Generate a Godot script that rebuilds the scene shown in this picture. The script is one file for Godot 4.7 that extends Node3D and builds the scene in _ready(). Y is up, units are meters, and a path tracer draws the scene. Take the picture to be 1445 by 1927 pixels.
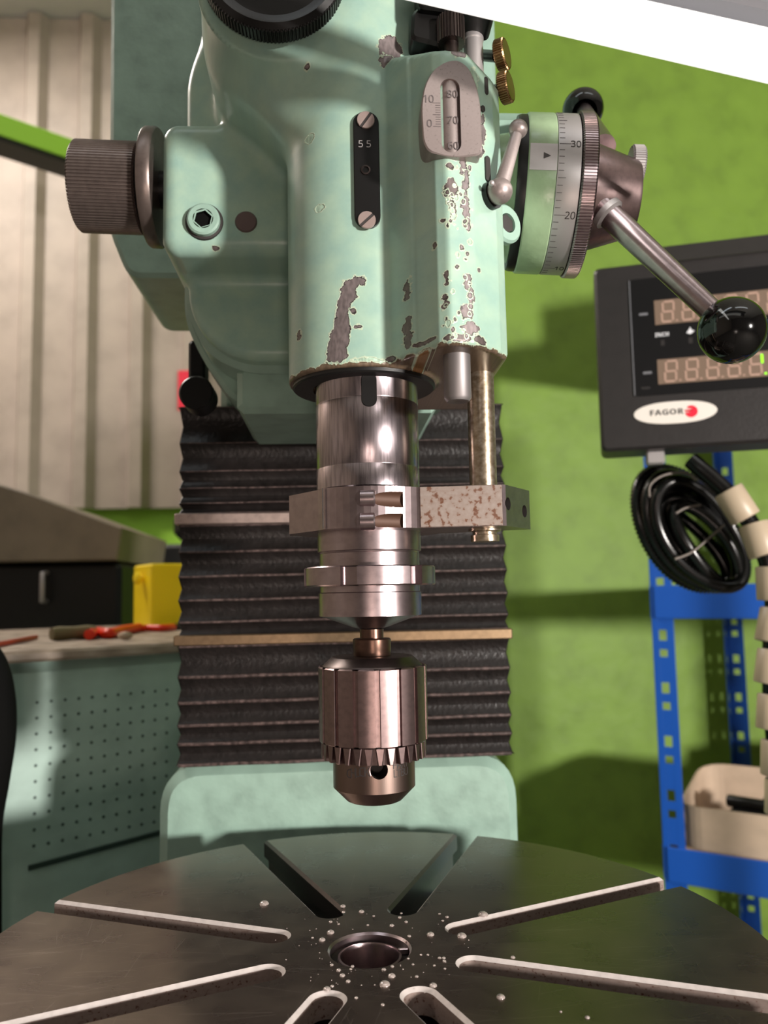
extends Node3D

const F := 1530.0
const EYE := Vector3(-0.0165, 0.1672, 0.4016)
var RB := Basis.from_euler(Vector3(0.09855, -0.06, -0.01878))
var M := {}
var YUP := Basis(Vector3(1, 0, 0), Vector3(0, 0, -1), Vector3(0, 1, 0))   # extrusions along z turned to run along y

# ---------- measuring: where the sight line of a pixel meets the plane z = depth
func ray(px: float, py: float) -> Vector3:
	return RB * Vector3((px - 722.5) / F, -(py - 963.5) / F, -1.0)
func P(px: float, py: float, z := 0.0) -> Vector3:
	var d := ray(px, py)
	return EYE + d * ((z - EYE.z) / d.z)
func PY(px: float, py: float, y := 0.0) -> Vector3:
	var d := ray(px, py)
	return EYE + d * ((y - EYE.y) / d.y)

# ---------- mesh collecting
class MB:
	var v := PackedVector3Array()
	var n := PackedVector3Array()
	var uv := PackedVector2Array()
	var ix := PackedInt32Array()
	func vert(p: Vector3, nn: Vector3, t := Vector2.ZERO) -> int:
		v.append(p); n.append(nn); uv.append(t)
		return v.size() - 1
	func tri(a: int, b: int, c: int) -> void:
		var g := (v[b] - v[a]).cross(v[c] - v[a])
		if g.dot(n[a] + n[b] + n[c]) > 0.0:
			ix.append(a); ix.append(c); ix.append(b)
		else:
			ix.append(a); ix.append(b); ix.append(c)
	func quad(a: int, b: int, c: int, d: int) -> void:
		tri(a, b, c); tri(a, c, d)
	func flat(pts: Array, nn: Vector3) -> void:
		var f := v.size()
		for p in pts: vert(p, nn, Vector2(p.x, p.y))
		for i in range(1, pts.size() - 1): tri(f, f + i, f + i + 1)
	func mesh() -> ArrayMesh:
		var a := []
		a.resize(Mesh.ARRAY_MAX)
		a[Mesh.ARRAY_VERTEX] = v; a[Mesh.ARRAY_NORMAL] = n; a[Mesh.ARRAY_TEX_UV] = uv; a[Mesh.ARRAY_INDEX] = ix
		var m := ArrayMesh.new()
		m.add_surface_from_arrays(Mesh.PRIMITIVE_TRIANGLES, a)
		return m

func T(at := Vector3.ZERO, b := Basis.IDENTITY) -> Transform3D:
	return Transform3D(b, at)

# turned profile: (radius, y) from the bottom round the outside to the top
func lathe(mb: MB, prof: Array, xf := Transform3D.IDENTITY, seg := 64, a0 := 0.0, a1 := TAU) -> MB:
	var m := prof.size() - 1
	var sn := []
	for i in m:
		var d: Vector2 = prof[i + 1] - prof[i]
		sn.append(Vector2(d.y, -d.x).normalized())
	for i in m:
		var na: Vector2 = sn[i]
		var nb: Vector2 = sn[i]
		if i > 0 and sn[i].dot(sn[i - 1]) > 0.8: na = (sn[i] + sn[i - 1]).normalized()
		if i < m - 1 and sn[i].dot(sn[i + 1]) > 0.8: nb = (sn[i] + sn[i + 1]).normalized()
		var f := mb.v.size()
		for k in seg + 1:
			var a := a0 + (a1 - a0) * k / seg
			var c := sin(a)
			var s := cos(a)
			var pa: Vector2 = prof[i]
			var pb: Vector2 = prof[i + 1]
			mb.vert(xf * Vector3(pa.x * c, pa.y, pa.x * s), xf.basis * Vector3(na.x * c, na.y, na.x * s), Vector2(float(k) / seg, pa.y))
			mb.vert(xf * Vector3(pb.x * c, pb.y, pb.x * s), xf.basis * Vector3(nb.x * c, nb.y, nb.x * s), Vector2(float(k) / seg, pb.y))
		for k in seg:
			mb.quad(f + 2 * k, f + 2 * k + 1, f + 2 * k + 3, f + 2 * k + 2)
	return mb

func ccw(p: PackedVector2Array) -> PackedVector2Array:
	var q := p.duplicate()
	if Geometry2D.is_polygon_clockwise(q): q.reverse()
	return q

func inset(p: PackedVector2Array, d: float, skip := {}) -> PackedVector2Array:
	var q := PackedVector2Array()
	var m := p.size()
	for i in m:
		var a := (p[i] - p[(i - 1 + m) % m]).normalized()
		var b := (p[(i + 1) % m] - p[i]).normalized()
		var na := Vector2(-a.y, a.x)
		var nb := Vector2(-b.y, b.x)
		var da := 0.0 if skip.has((i - 1 + m) % m) else d
		var db := 0.0 if skip.has(i) else d
		var den := na.x * nb.y - na.y * nb.x
		if absf(den) < 0.05:
			q.append(p[i] + (na * da + nb * db) * 0.5)
		else:
			q.append(p[i] + Vector2((da * nb.y - db * na.y) / den, (na.x * db - nb.x * da) / den))
	return q

# a plan outline (counter-clockwise, no holes) pushed along z from z0 to z1, with chamfered rims
func extrude(mb: MB, poly: PackedVector2Array, z0: float, z1: float, bt := 0.0, bb := 0.0, xf := Transform3D.IDENTITY, skip := {}, smooth := 0.8, caps := 3) -> MB:
	var p := ccw(poly)
	var m := p.size()
	var rings := []
	if bb > 0: rings.append([inset(p, bb, skip), z0, z0 + bb])
	var top := inset(p, bt, skip) if bt > 0 else p
	var bot := inset(p, bb, skip) if bb > 0 else p
	var en := []
	for i in m:
		var d := (p[(i + 1) % m] - p[i]).normalized()
		en.append(Vector2(d.y, -d.x))
	var band := func(pa: PackedVector2Array, za: float, pb: PackedVector2Array, zb: float, lift: float):
		for i in m:
			if skip.has(i): continue
			var j := (i + 1) % m
			var ni: Vector2 = en[i]
			var nj: Vector2 = en[i]
			if en[i].dot(en[(i - 1 + m) % m]) > smooth: ni = (en[i] + en[(i - 1 + m) % m]).normalized()
			if en[i].dot(en[j]) > smooth: nj = (en[i] + en[j]).normalized()
			var a := mb.vert(xf * Vector3(pa[i].x, pa[i].y, za), (xf.basis * Vector3(ni.x, ni.y, lift)).normalized(), Vector2(i, za))
			var b := mb.vert(xf * Vector3(pa[j].x, pa[j].y, za), (xf.basis * Vector3(nj.x, nj.y, lift)).normalized(), Vector2(i + 1, za))
			var c := mb.vert(xf * Vector3(pb[j].x, pb[j].y, zb), (xf.basis * Vector3(nj.x, nj.y, lift)).normalized(), Vector2(i + 1, zb))
			var e := mb.vert(xf * Vector3(pb[i].x, pb[i].y, zb), (xf.basis * Vector3(ni.x, ni.y, lift)).normalized(), Vector2(i, zb))
			mb.quad(a, b, c, e)
	if bb > 0: band.call(bot, z0, p, z0 + bb, -1.0)
	band.call(p, z0 + bb, p, z1 - bt, 0.0)
	if bt > 0: band.call(p, z1 - bt, top, z1, 1.0)
	for side in [[top, z1, 1.0, 1], [bot, z0, -1.0, 2]]:
		if not (caps & side[3]): continue
		var q: PackedVector2Array = side[0]
		var t := Geometry2D.triangulate_polygon(q)
		if t.is_empty():
			q = p
			t = Geometry2D.triangulate_polygon(q)
			print("cap without inset", poly.size())
		var f := mb.v.size()
		for k in q: mb.vert(xf * Vector3(k.x, k.y, side[1]), xf.basis * Vector3(0, 0, side[2]), k)
		for k in range(0, t.size(), 3): mb.tri(f + t[k], f + t[k + 1], f + t[k + 2])
	return mb

func rrect(x0: float, y0: float, x1: float, y1: float, r: float, n := 4) -> PackedVector2Array:
	var q := PackedVector2Array()
	for c in [[x1 - r, y1 - r, 0.0], [x0 + r, y1 - r, 0.5], [x0 + r, y0 + r, 1.0], [x1 - r, y0 + r, 1.5]]:
		for k in n + 1:
			var a: float = (c[2] + 0.5 * k / n) * PI
			q.append(Vector2(c[0] + r * cos(a), c[1] + r * sin(a)))
	return q

func fillet(pts: Array, r: float, n := 5) -> PackedVector2Array:
	var q := PackedVector2Array()
	var m := pts.size()
	for i in m:
		var p: Vector2 = pts[i]
		var a: Vector2 = pts[(i - 1 + m) % m] - p
		var b: Vector2 = pts[(i + 1) % m] - p
		var rr := minf(r, minf(a.length(), b.length()) * 0.45)
		var s := p + a.normalized() * rr
		var e := p + b.normalized() * rr
		for k in n + 1:
			var t := float(k) / n
			q.append(s.lerp(p, t).lerp(p.lerp(e, t), t))
	return q

func circle(r: float, n := 32, c := Vector2.ZERO) -> PackedVector2Array:
	var q := PackedVector2Array()
	for k in n: q.append(c + Vector2(cos(TAU * k / n), sin(TAU * k / n)) * r)
	return q

# gear-like outline: n teeth, duty is the share of land
func toothed(r: float, dep: float, n: int, duty := 0.5, slope := 0.15) -> PackedVector2Array:
	var q := PackedVector2Array()
	for k in n:
		var a := TAU * k / n
		var w := TAU / n
		for s in [[0.0, r], [duty * w, r], [(duty + slope) * w, r - dep], [(1.0 - slope) * w, r - dep]]:
			q.append(Vector2(cos(a + s[0]), sin(a + s[0])) * s[1])
	return q

func box(mb: MB, c: Vector3, s: Vector3, bev := 0.001, xf := Transform3D.IDENTITY) -> MB:
	bev = minf(bev, minf(s.x, minf(s.y, s.z)) * 0.3)
	var h := s * 0.5
	var q := PackedVector2Array([Vector2(h.x - bev, h.y), Vector2(-h.x + bev, h.y), Vector2(-h.x, h.y - bev), Vector2(-h.x, -h.y + bev), Vector2(-h.x + bev, -h.y), Vector2(h.x - bev, -h.y), Vector2(h.x, -h.y + bev), Vector2(h.x, h.y - bev)])
	return extrude(mb, q, -h.z, h.z, bev * 0.9, bev * 0.9, xf * Transform3D(Basis.IDENTITY, c), {}, 0.9)

func tube(mb: MB, pts: Array, rad, seg := 12, caps := true) -> MB:
	var m := pts.size()
	var up := Vector3.ZERO
	var f := mb.v.size()
	for i in m:
		var t: Vector3 = (pts[mini(i + 1, m - 1)] - pts[maxi(i - 1, 0)]).normalized()
		if i == 0:
			up = t.cross(Vector3.RIGHT if absf(t.x) < 0.8 else Vector3.UP).normalized()
		up = (up - t * up.dot(t)).normalized()
		var w := t.cross(up)
		var r: float = rad[i] if rad is Array else rad
		for k in seg + 1:
			var a := TAU * k / seg
			var d := up * cos(a) + w * sin(a)
			mb.vert(pts[i] + d * r, d, Vector2(float(k) / seg, float(i) / m))
	for i in m - 1:
		for k in seg:
			var a := f + i * (seg + 1) + k
			mb.quad(a, a + 1, a + seg + 2, a + seg + 1)
	if caps:
		for e in [0, m - 1]:
			var d: Vector3 = (pts[1] - pts[0] if e else pts[0] - pts[1]).normalized()
			if e: d = (pts[m - 1] - pts[m - 2]).normalized()
			var g := mb.v.size()
			for k in seg: mb.vert(mb.v[f + e * (seg + 1) + k], d)
			for k in range(1, seg - 1): mb.tri(g, g + k, g + k + 1)
	return mb

func ball(r: float, lo := -1.0, hi := 1.0, n := 20) -> Array:
	var q := []
	for k in n + 1:
		var a := lerpf(asin(lo), asin(hi), float(k) / n)
		q.append(Vector2(r * cos(a), r * sin(a)))
	return q

func along(d: Vector3, hint := Vector3.UP) -> Basis:   # y axis along d
	var y := d.normalized()
	var x := y.cross(hint if absf(y.dot(hint)) < 0.95 else Vector3.RIGHT).normalized()
	return Basis(x, y, x.cross(y))
func facing(d: Vector3) -> Basis:                       # z axis along d, y as upright as it goes
	var z := d.normalized()
	var x := Vector3.UP.cross(z).normalized()
	return Basis(x, z.cross(x), z)

# ---------- the tree
func part(called: String, m, material: Material, parent: Node, label := "") -> MeshInstance3D:
	var o := MeshInstance3D.new()
	o.mesh = m.mesh() if m is MB else m
	o.name = called
	o.material_override = material
	if parent != self and not parent is MeshInstance3D: o.position = -parent.position
	if label: o.set_meta("label", label)
	parent.add_child(o, true)
	return o
func thing(called: String, label: String, category: String, at: Vector3, group := "") -> Node3D:
	var o := Node3D.new()
	o.name = called; o.position = at
	add_child(o, true)
	return tag(o, label, category, group)
func tag(o: Node3D, label: String, category: String, group := "") -> Node3D:
	o.set_meta("label", label); o.set_meta("category", category)
	if group: o.set_meta("group", group)
	return o
func struct(called: String, m, material: Material) -> MeshInstance3D:
	var o := part(called, m, material, self)
	o.set_meta("kind", "structure")
	return o
func text(called: String, s: String, size: float, depth: float, xf: Transform3D, material: Material, parent: Node, font := "Droid Sans", bold := false) -> MeshInstance3D:
	var t := TextMesh.new()
	var f := SystemFont.new()
	f.font_names = PackedStringArray([font])
	if bold: f.font_weight = 700
	t.font = f; t.text = s; t.font_size = 48; t.pixel_size = size / 35.0; t.depth = depth; t.curve_step = 2.0
	var o := part(called, t, material, parent)
	o.transform = xf.translated(-parent.position if not parent is MeshInstance3D else Vector3.ZERO)
	return o

# ---------- materials
func noise_tex(freq: float, colors, sz := 512, oct := 4, kind := FastNoiseLite.TYPE_SIMPLEX_SMOOTH, sd := 1) -> NoiseTexture2D:
	var n := FastNoiseLite.new()
	n.noise_type = kind; n.frequency = freq; n.fractal_octaves = oct; n.seed = sd
	var t := NoiseTexture2D.new()
	t.width = sz; t.height = sz; t.seamless = true; t.noise = n
	if colors:
		var g := Gradient.new()
		var o := PackedFloat32Array()
		var c := PackedColorArray()
		for k in colors: o.append(k[0]); c.append(k[1])
		g.offsets = o; g.colors = c
		t.color_ramp = g
	return t
func mat(called: String, c: Color, rough: float, metal := 0.0, spec := 0.5) -> StandardMaterial3D:
	var m := StandardMaterial3D.new()
	m.resource_name = called; m.albedo_color = c; m.roughness = rough; m.metallic = metal; m.metallic_specular = spec
	M[called] = m
	return m
func tri(m: StandardMaterial3D, tex: Texture2D, scale: float, relief: Texture2D = null, depth := 0.0) -> StandardMaterial3D:
	m.uv1_triplanar = true; m.uv1_world_triplanar = true; m.uv1_scale = Vector3.ONE * scale
	if tex: m.albedo_texture = tex
	if relief:
		m.heightmap_enabled = true; m.heightmap_texture = relief; m.heightmap_scale = depth
	return m
func grey(a: float) -> Color: return Color(a, a, a)

func materials() -> void:
	var fine := noise_tex(0.05, null, 512, 5, FastNoiseLite.TYPE_SIMPLEX_SMOOTH, 3)
	var soft := noise_tex(0.012, [[0.0, grey(0.86)], [0.5, grey(0.95)], [1.0, grey(1.0)]], 512, 4, FastNoiseLite.TYPE_SIMPLEX_SMOOTH, 5)
	tri(mat("paint", Color(0.585, 0.70, 0.645), 0.38), soft, 6.0, fine, 0.012)
	tri(mat("paint_yellowish", Color(0.63, 0.73, 0.58), 0.26), soft, 9.0, fine, 0.012)
	tri(mat("steel", Color(0.70, 0.635, 0.645), 0.28, 1.0), soft, 25.0)
	var streak := noise_tex(0.03, [[0.0, grey(0.72)], [0.5, grey(0.93)], [1.0, grey(1.0)]], 512, 4, FastNoiseLite.TYPE_SIMPLEX_SMOOTH, 8)
	var q := mat("quill_steel", Color(0.74, 0.69, 0.71), 0.24, 1.0)
	q.albedo_texture = streak; q.uv1_scale = Vector3(6, 3, 1)
	tri(mat("chuck_steel", Color(0.57, 0.49, 0.485), 0.33, 1.0), soft, 40.0)
	tri(mat("dark_steel", Color(0.36, 0.32, 0.31), 0.35, 1.0), soft, 30.0)
	tri(mat("knob_steel", Color(0.47, 0.42, 0.40), 0.38, 0.7), soft, 30.0)
	mat("satin", Color(0.70, 0.68, 0.68), 0.42, 0.6)
	var pit := noise_tex(0.06, [[0.0, grey(0.6)], [0.14, grey(0.8)], [0.24, grey(0.97)], [1.0, grey(1.0)]], 512, 4, FastNoiseLite.TYPE_SIMPLEX_SMOOTH, 12)
	tri(mat("gauge_steel", Color(0.62, 0.57, 0.56), 0.40, 0.6), pit, 20.0)
	tri(mat("worn_highlight_rubber", Color(0.46, 0.385, 0.37), 0.36), noise_tex(0.03, [[0.0, grey(0.25)], [0.45, grey(0.6)], [1.0, grey(1.0)]], 512, 4, FastNoiseLite.TYPE_SIMPLEX_SMOOTH, 23), 12.0)  # worn edge rubber, made paler to imitate highlights of the front light
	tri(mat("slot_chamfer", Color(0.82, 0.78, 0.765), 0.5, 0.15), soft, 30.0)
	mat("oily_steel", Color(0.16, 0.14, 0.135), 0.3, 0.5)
	tri(mat("arbor", Color(0.38, 0.29, 0.25), 0.3, 0.9), soft, 40.0)
	mat("dowel", Color(0.40, 0.34, 0.335), 0.4, 0.3)
	mat("screw_steel", Color(0.60, 0.53, 0.51), 0.4, 0.35)
	mat("black_metal", Color(0.07, 0.065, 0.065), 0.36, 0.3)
	mat("black_rubber", Color(0.045, 0.042, 0.042), 0.42)
	mat("dull_black", Color(0.05, 0.05, 0.048), 0.85, 0.0, 0.2)
	mat("engraved", Color(0.17, 0.15, 0.145), 0.6)
	mat("faint_engraved", Color(0.34, 0.31, 0.31), 0.5)
	tri(mat("brass", Color(0.70, 0.56, 0.40), 0.34, 1.0), soft, 40.0)
	tri(mat("brass_rail", Color(0.55, 0.46, 0.36), 0.4, 0.9), soft, 20.0)
	tri(mat("rail_steel", Color(0.78, 0.70, 0.67), 0.4, 0.9), soft, 20.0)
	var fold := noise_tex(0.02, [[0.0, grey(0.7)], [0.6, grey(1.0)], [1.0, Color(1, 1, 1)]], 512, 5, FastNoiseLite.TYPE_SIMPLEX_SMOOTH, 21)
	var b := tri(mat("bellows", Color(0.115, 0.098, 0.095), 0.38), fold, 9.0, fine, 0.03)
	b.metallic_specular = 0.42
	var rust := noise_tex(0.035, [[0.0, Color(0.42, 0.25, 0.17)], [0.25, Color(0.52, 0.36, 0.28)], [0.36, Color(0.70, 0.65, 0.62)], [1.0, Color(0.76, 0.73, 0.71)]], 512, 5, FastNoiseLite.TYPE_SIMPLEX_SMOOTH, 31)
	tri(mat("rusty_steel", Color(0.88, 0.86, 0.85), 0.45, 0.6), rust, 13.0)
	var rust2 := noise_tex(0.05, [[0.0, Color(0.40, 0.20, 0.12)], [0.19, Color(0.50, 0.30, 0.22)], [0.25, Color(0.82, 0.78, 0.76)], [1.0, Color(0.9, 0.87, 0.85)]], 512, 4, FastNoiseLite.TYPE_SIMPLEX_SMOOTH, 33)
	tri(mat("slot_steel", Color(0.68, 0.63, 0.61), 0.45, 0.4), rust2, 13.0)
	var stain := noise_tex(0.03, [[0.0, Color(0.46, 0.39, 0.30)], [0.4, Color(0.60, 0.54, 0.46)], [1.0, Color(0.78, 0.73, 0.67)]], 512, 4, FastNoiseLite.TYPE_SIMPLEX_SMOOTH, 35)
	tri(mat("stained_steel", Color(1, 1, 1), 0.3, 0.9), stain, 18.0)
	mat("brown_recess", Color(0.30, 0.20, 0.15), 0.6, 0.3)
	# table top: ground steel with long fine scratches
	var tt := mat("table_steel", Color(1, 1, 1), 0.29, 0.9)
	var im := scratched(1024)
	tt.albedo_texture = im[0]; tt.roughness_texture = im[1]; tt.roughness = 1.0
	tt.uv1_triplanar = true; tt.uv1_world_triplanar = true; tt.uv1_scale = Vector3.ONE * 4.0
	mat("pin_steel", Color(0.52, 0.50, 0.50), 0.5, 0.7)
	# surroundings
	var lump := noise_tex(0.012, null, 512, 5, FastNoiseLite.TYPE_SIMPLEX_SMOOTH, 41)
	var wallc := noise_tex(0.008, [[0.0, grey(0.88)], [0.5, grey(0.96)], [1.0, grey(1.0)]], 512, 5, FastNoiseLite.TYPE_SIMPLEX_SMOOTH, 43)
	tri(mat("green_wall", Color(0.51, 0.655, 0.225), 0.55), wallc, 2.2, lump, 0.12)
	mat("lime", Color(0.60, 0.80, 0.27), 0.45)
	tri(mat("sheet", Color(0.64, 0.59, 0.545), 0.5), wallc, 1.3)
	tri(mat("concrete", Color(0.36, 0.345, 0.33), 0.85), wallc, 1.0, lump, 0.2)
	mat("white_ceiling", Color(0.72, 0.71, 0.69), 0.9)
	mat("blue", Color(0.10, 0.33, 0.70), 0.38)
	mat("board", Color(0.66, 0.56, 0.45), 0.8)
	tri(mat("teal", Color(0.66, 0.76, 0.72), 0.42), soft, 4.0)
	mat("teal_hole", Color(0.29, 0.36, 0.335), 0.6)
	mat("teal_dark", Color(0.13, 0.21, 0.185), 0.6)
	var wood := noise_tex(0.01, [[0.0, Color(0.42, 0.36, 0.31)], [0.5, Color(0.62, 0.55, 0.49)], [1.0, Color(0.78, 0.73, 0.69)]], 512, 4, FastNoiseLite.TYPE_SIMPLEX_SMOOTH, 51)
	tri(mat("bench_top", Color(1, 1, 1), 0.5), wood, 5.0)
	tri(mat("hood", Color(0.54, 0.49, 0.42), 0.5), wallc, 3.0)
	mat("black_box", Color(0.035, 0.035, 0.035), 0.4)
	mat("yellow", Color(0.99, 0.87, 0.05), 0.4)
	mat("amber", Color(0.48, 0.31, 0.06), 0.5)
	mat("orange", Color(0.92, 0.20, 0.06), 0.35)
	mat("red", Color(0.62, 0.10, 0.08), 0.4)
	mat("pink_red", Color(0.85, 0.13, 0.24), 0.5)
	mat("tan", Color(0.46, 0.42, 0.30), 0.8)
	tri(mat("card", Color(0.80, 0.71, 0.62), 0.75), wallc, 6.0)
	mat("skin_tone_card", Color(0.74, 0.55, 0.44), 0.7)
	tri(mat("display_case", Color(0.145, 0.13, 0.13), 0.42), soft, 8.0, fine, 0.01)
	mat("display_panel", Color(0.055, 0.053, 0.06), 0.3)
	mat("digit_window", Color(0.46, 0.385, 0.33), 0.35)
	mat("digit_off", Color(0.68, 0.56, 0.50), 0.4)
	var on := mat("digit_lit", Color(0.5, 0.9, 0.1), 0.4)
	on.emission_enabled = true; on.emission = Color(0.55, 1.0, 0.05); on.emission_energy_multiplier = 1.3
	mat("white_print", Color(0.86, 0.86, 0.88), 0.4)
	mat("badge", Color(0.88, 0.85, 0.82), 0.35)
	mat("badge_text", Color(0.10, 0.09, 0.09), 0.5)
	mat("badge_red", Color(0.87, 0.11, 0.22), 0.4)
	mat("conduit", Color(0.022, 0.021, 0.021), 0.22)
	mat("wrap", Color(0.70, 0.63, 0.54), 0.4)
	mat("cable_tie", Color(0.42, 0.38, 0.35), 0.4)
	mat("phenolic", Color(0.028, 0.026, 0.026), 0.09)
	mat("lamp_body", Color(0.42, 0.42, 0.44), 0.5)
	var gl := mat("lamp_glow", Color(1, 1, 1), 0.4)
	gl.emission_enabled = true; gl.emission = Color(1.0, 0.985, 0.96); gl.emission_energy_multiplier = 1.08
	var cg := mat("ceiling_glow", Color(1, 1, 1), 0.4)
	cg.emission_enabled = true; cg.emission = Color(1.0, 0.95, 0.88); cg.emission_energy_multiplier = 1.2
	mat("droplet", Color(0.70, 0.65, 0.63), 0.16, 0.35)

func scratched(sz: int) -> Array:
	var a := Image.create(sz, sz, false, Image.FORMAT_RGB8)
	var r := Image.create(sz, sz, false, Image.FORMAT_L8)
	var n := FastNoiseLite.new(); n.frequency = 0.006; n.fractal_octaves = 4; n.seed = 7
	for y in sz:
		for x in sz:
			var k := n.get_noise_2d(x, y)
			a.set_pixel(x, y, Color(0.47 + 0.05 * k, 0.425 + 0.045 * k, 0.395 + 0.03 * k))
			r.set_pixel(x, y, grey(0.29 + 0.06 * k))
	var rg := RandomNumberGenerator.new(); rg.seed = 4
	for i in 420:
		var p := Vector2(rg.randf() * sz, rg.randf() * sz)
		var an := rg.randf_range(-0.35, 0.35) + (PI * 0.5 if rg.randf() < 0.12 else 0.0)
		var d := Vector2(cos(an), sin(an))
		var l := int(rg.randf_range(20, 170))
		var b := rg.randf_range(0.02, 0.10)
		for k in l:
			d = d.rotated(rg.randf_range(-0.004, 0.004))
			p += d
			var x := posmod(int(p.x), sz)
			var y := posmod(int(p.y), sz)
			var c := a.get_pixel(x, y)
			a.set_pixel(x, y, Color(c.r + b, c.g + b, c.b + b))
			r.set_pixel(x, y, grey(0.29 + b))
	return [ImageTexture.create_from_image(a), ImageTexture.create_from_image(r)]

# ---------- the head casting: a distance field with blended joints, meshed as surface nets
var ridge_plan := PackedVector2Array([Vector2(-0.012, -0.06), Vector2(-0.012, 0.012), Vector2(0.0100, 0.0275), Vector2(0.0212, 0.0455), Vector2(0.0225, 0.0452), Vector2(0.0312, 0.0595), Vector2(0.0345, 0.0618), Vector2(0.0445, 0.0588), Vector2(0.0560, 0.0480), Vector2(0.0605, 0.040), Vector2(0.0615, -0.06)])
func smin(a: float, b: float, k: float) -> float:
	var h := maxf(k - absf(a - b), 0.0) / k
	return minf(a, b) - h * h * k * 0.25
func rbox(p: Vector3, c: Vector3, h: Vector3, r: float) -> float:
	var q := (p - c).abs() - h + Vector3(r, r, r)
	return q.max(Vector3.ZERO).length() + minf(maxf(q.x, maxf(q.y, q.z)), 0.0) - r
func plan_sd(p: Vector2) -> float:
	var d := 1e9
	var s := 1.0
	var m := ridge_plan.size()
	var j := m - 1
	for i in m:
		var e := ridge_plan[j] - ridge_plan[i]
		var w := p - ridge_plan[i]
		var b := w - e * clampf(w.dot(e) / e.dot(e), 0.0, 1.0)
		d = minf(d, b.dot(b))
		var c1 := p.y >= ridge_plan[i].y
		var c2 := p.y < ridge_plan[j].y
		var c3 := e.x * w.y > e.y * w.x
		if (c1 and c2 and c3) or not (c1 or c2 or c3): s = -s
		j = i
	return s * sqrt(d)
func cap_y(d2: float, y: float, y0: float, y1: float, r: float) -> float:
	var a := d2 + r
	var b := maxf(y0 - y, y - y1) + r
	return Vector2(maxf(a, 0.0), maxf(b, 0.0)).length() + minf(maxf(a, b), 0.0) - r
func head_sd(p: Vector3) -> float:
	# quill housing
	var d := cap_y(Vector2(p.x + 0.0015, p.z + 0.003).length() - 0.0375, p.y, 0.2715, 0.6, 0.0012)
	# ridge standing out on the right
	var top := minf(0.409 + (0.06 - p.z) * 0.55, 0.45) - maxf(p.x - 0.044, 0.0) * 0.8
	d = smin(d, cap_y(plan_sd(Vector2(p.x, p.z)) - 0.003, p.y, 0.2725, top, 0.002), 0.002)
	# upper block and arch
	d = smin(d, rbox(p, Vector3(0.006, 0.52, -0.075), Vector3(0.054, 0.122, 0.094), 0.02), 0.016)
	d = smin(d, rbox(p, Vector3(-0.03, 0.54, -0.085), Vector3(0.05, 0.118, 0.106), 0.03), 0.03)
	# hub behind the big cap
	var h := Vector2(p.x + 0.042, p.y - 0.4625).length() - 0.0375
	var hz := maxf(p.z - 0.029, -0.12 - p.z)
	d = smin(d, Vector2(maxf(h, 0.0), maxf(hz, 0.0)).length() + minf(maxf(h, hz), 0.0) - 0.001, 0.012)
	# body behind
	var bq := Vector2(absf(p.x + 0.022) - 0.038, absf(p.y - 0.412) - 0.062)
	var bd := Vector2(maxf(bq.x, 0.0), maxf(bq.y, 0.0)).length() + minf(maxf(bq.x, bq.y), 0.0) - 0.043
	var bz := absf(p.z + 0.13) - 0.055
	d = smin(d, Vector2(maxf(bd + 0.006, 0.0), maxf(bz + 0.006, 0.0)).length() + minf(maxf(bd + 0.006, bz + 0.006), 0.0) - 0.006, 0.016)
	d = smin(d, rbox(p, Vector3(-0.02, 0.5, -0.13), Vector3(0.076, 0.13, 0.06), 0.02), 0.02)
	# boss on the left for the lock knob
	d = smin(d, rbox(p, Vector3(-0.066, 0.3955, -0.083), Vector3(0.0455, 0.0385, 0.046), 0.0095), 0.008)
	return d
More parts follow.
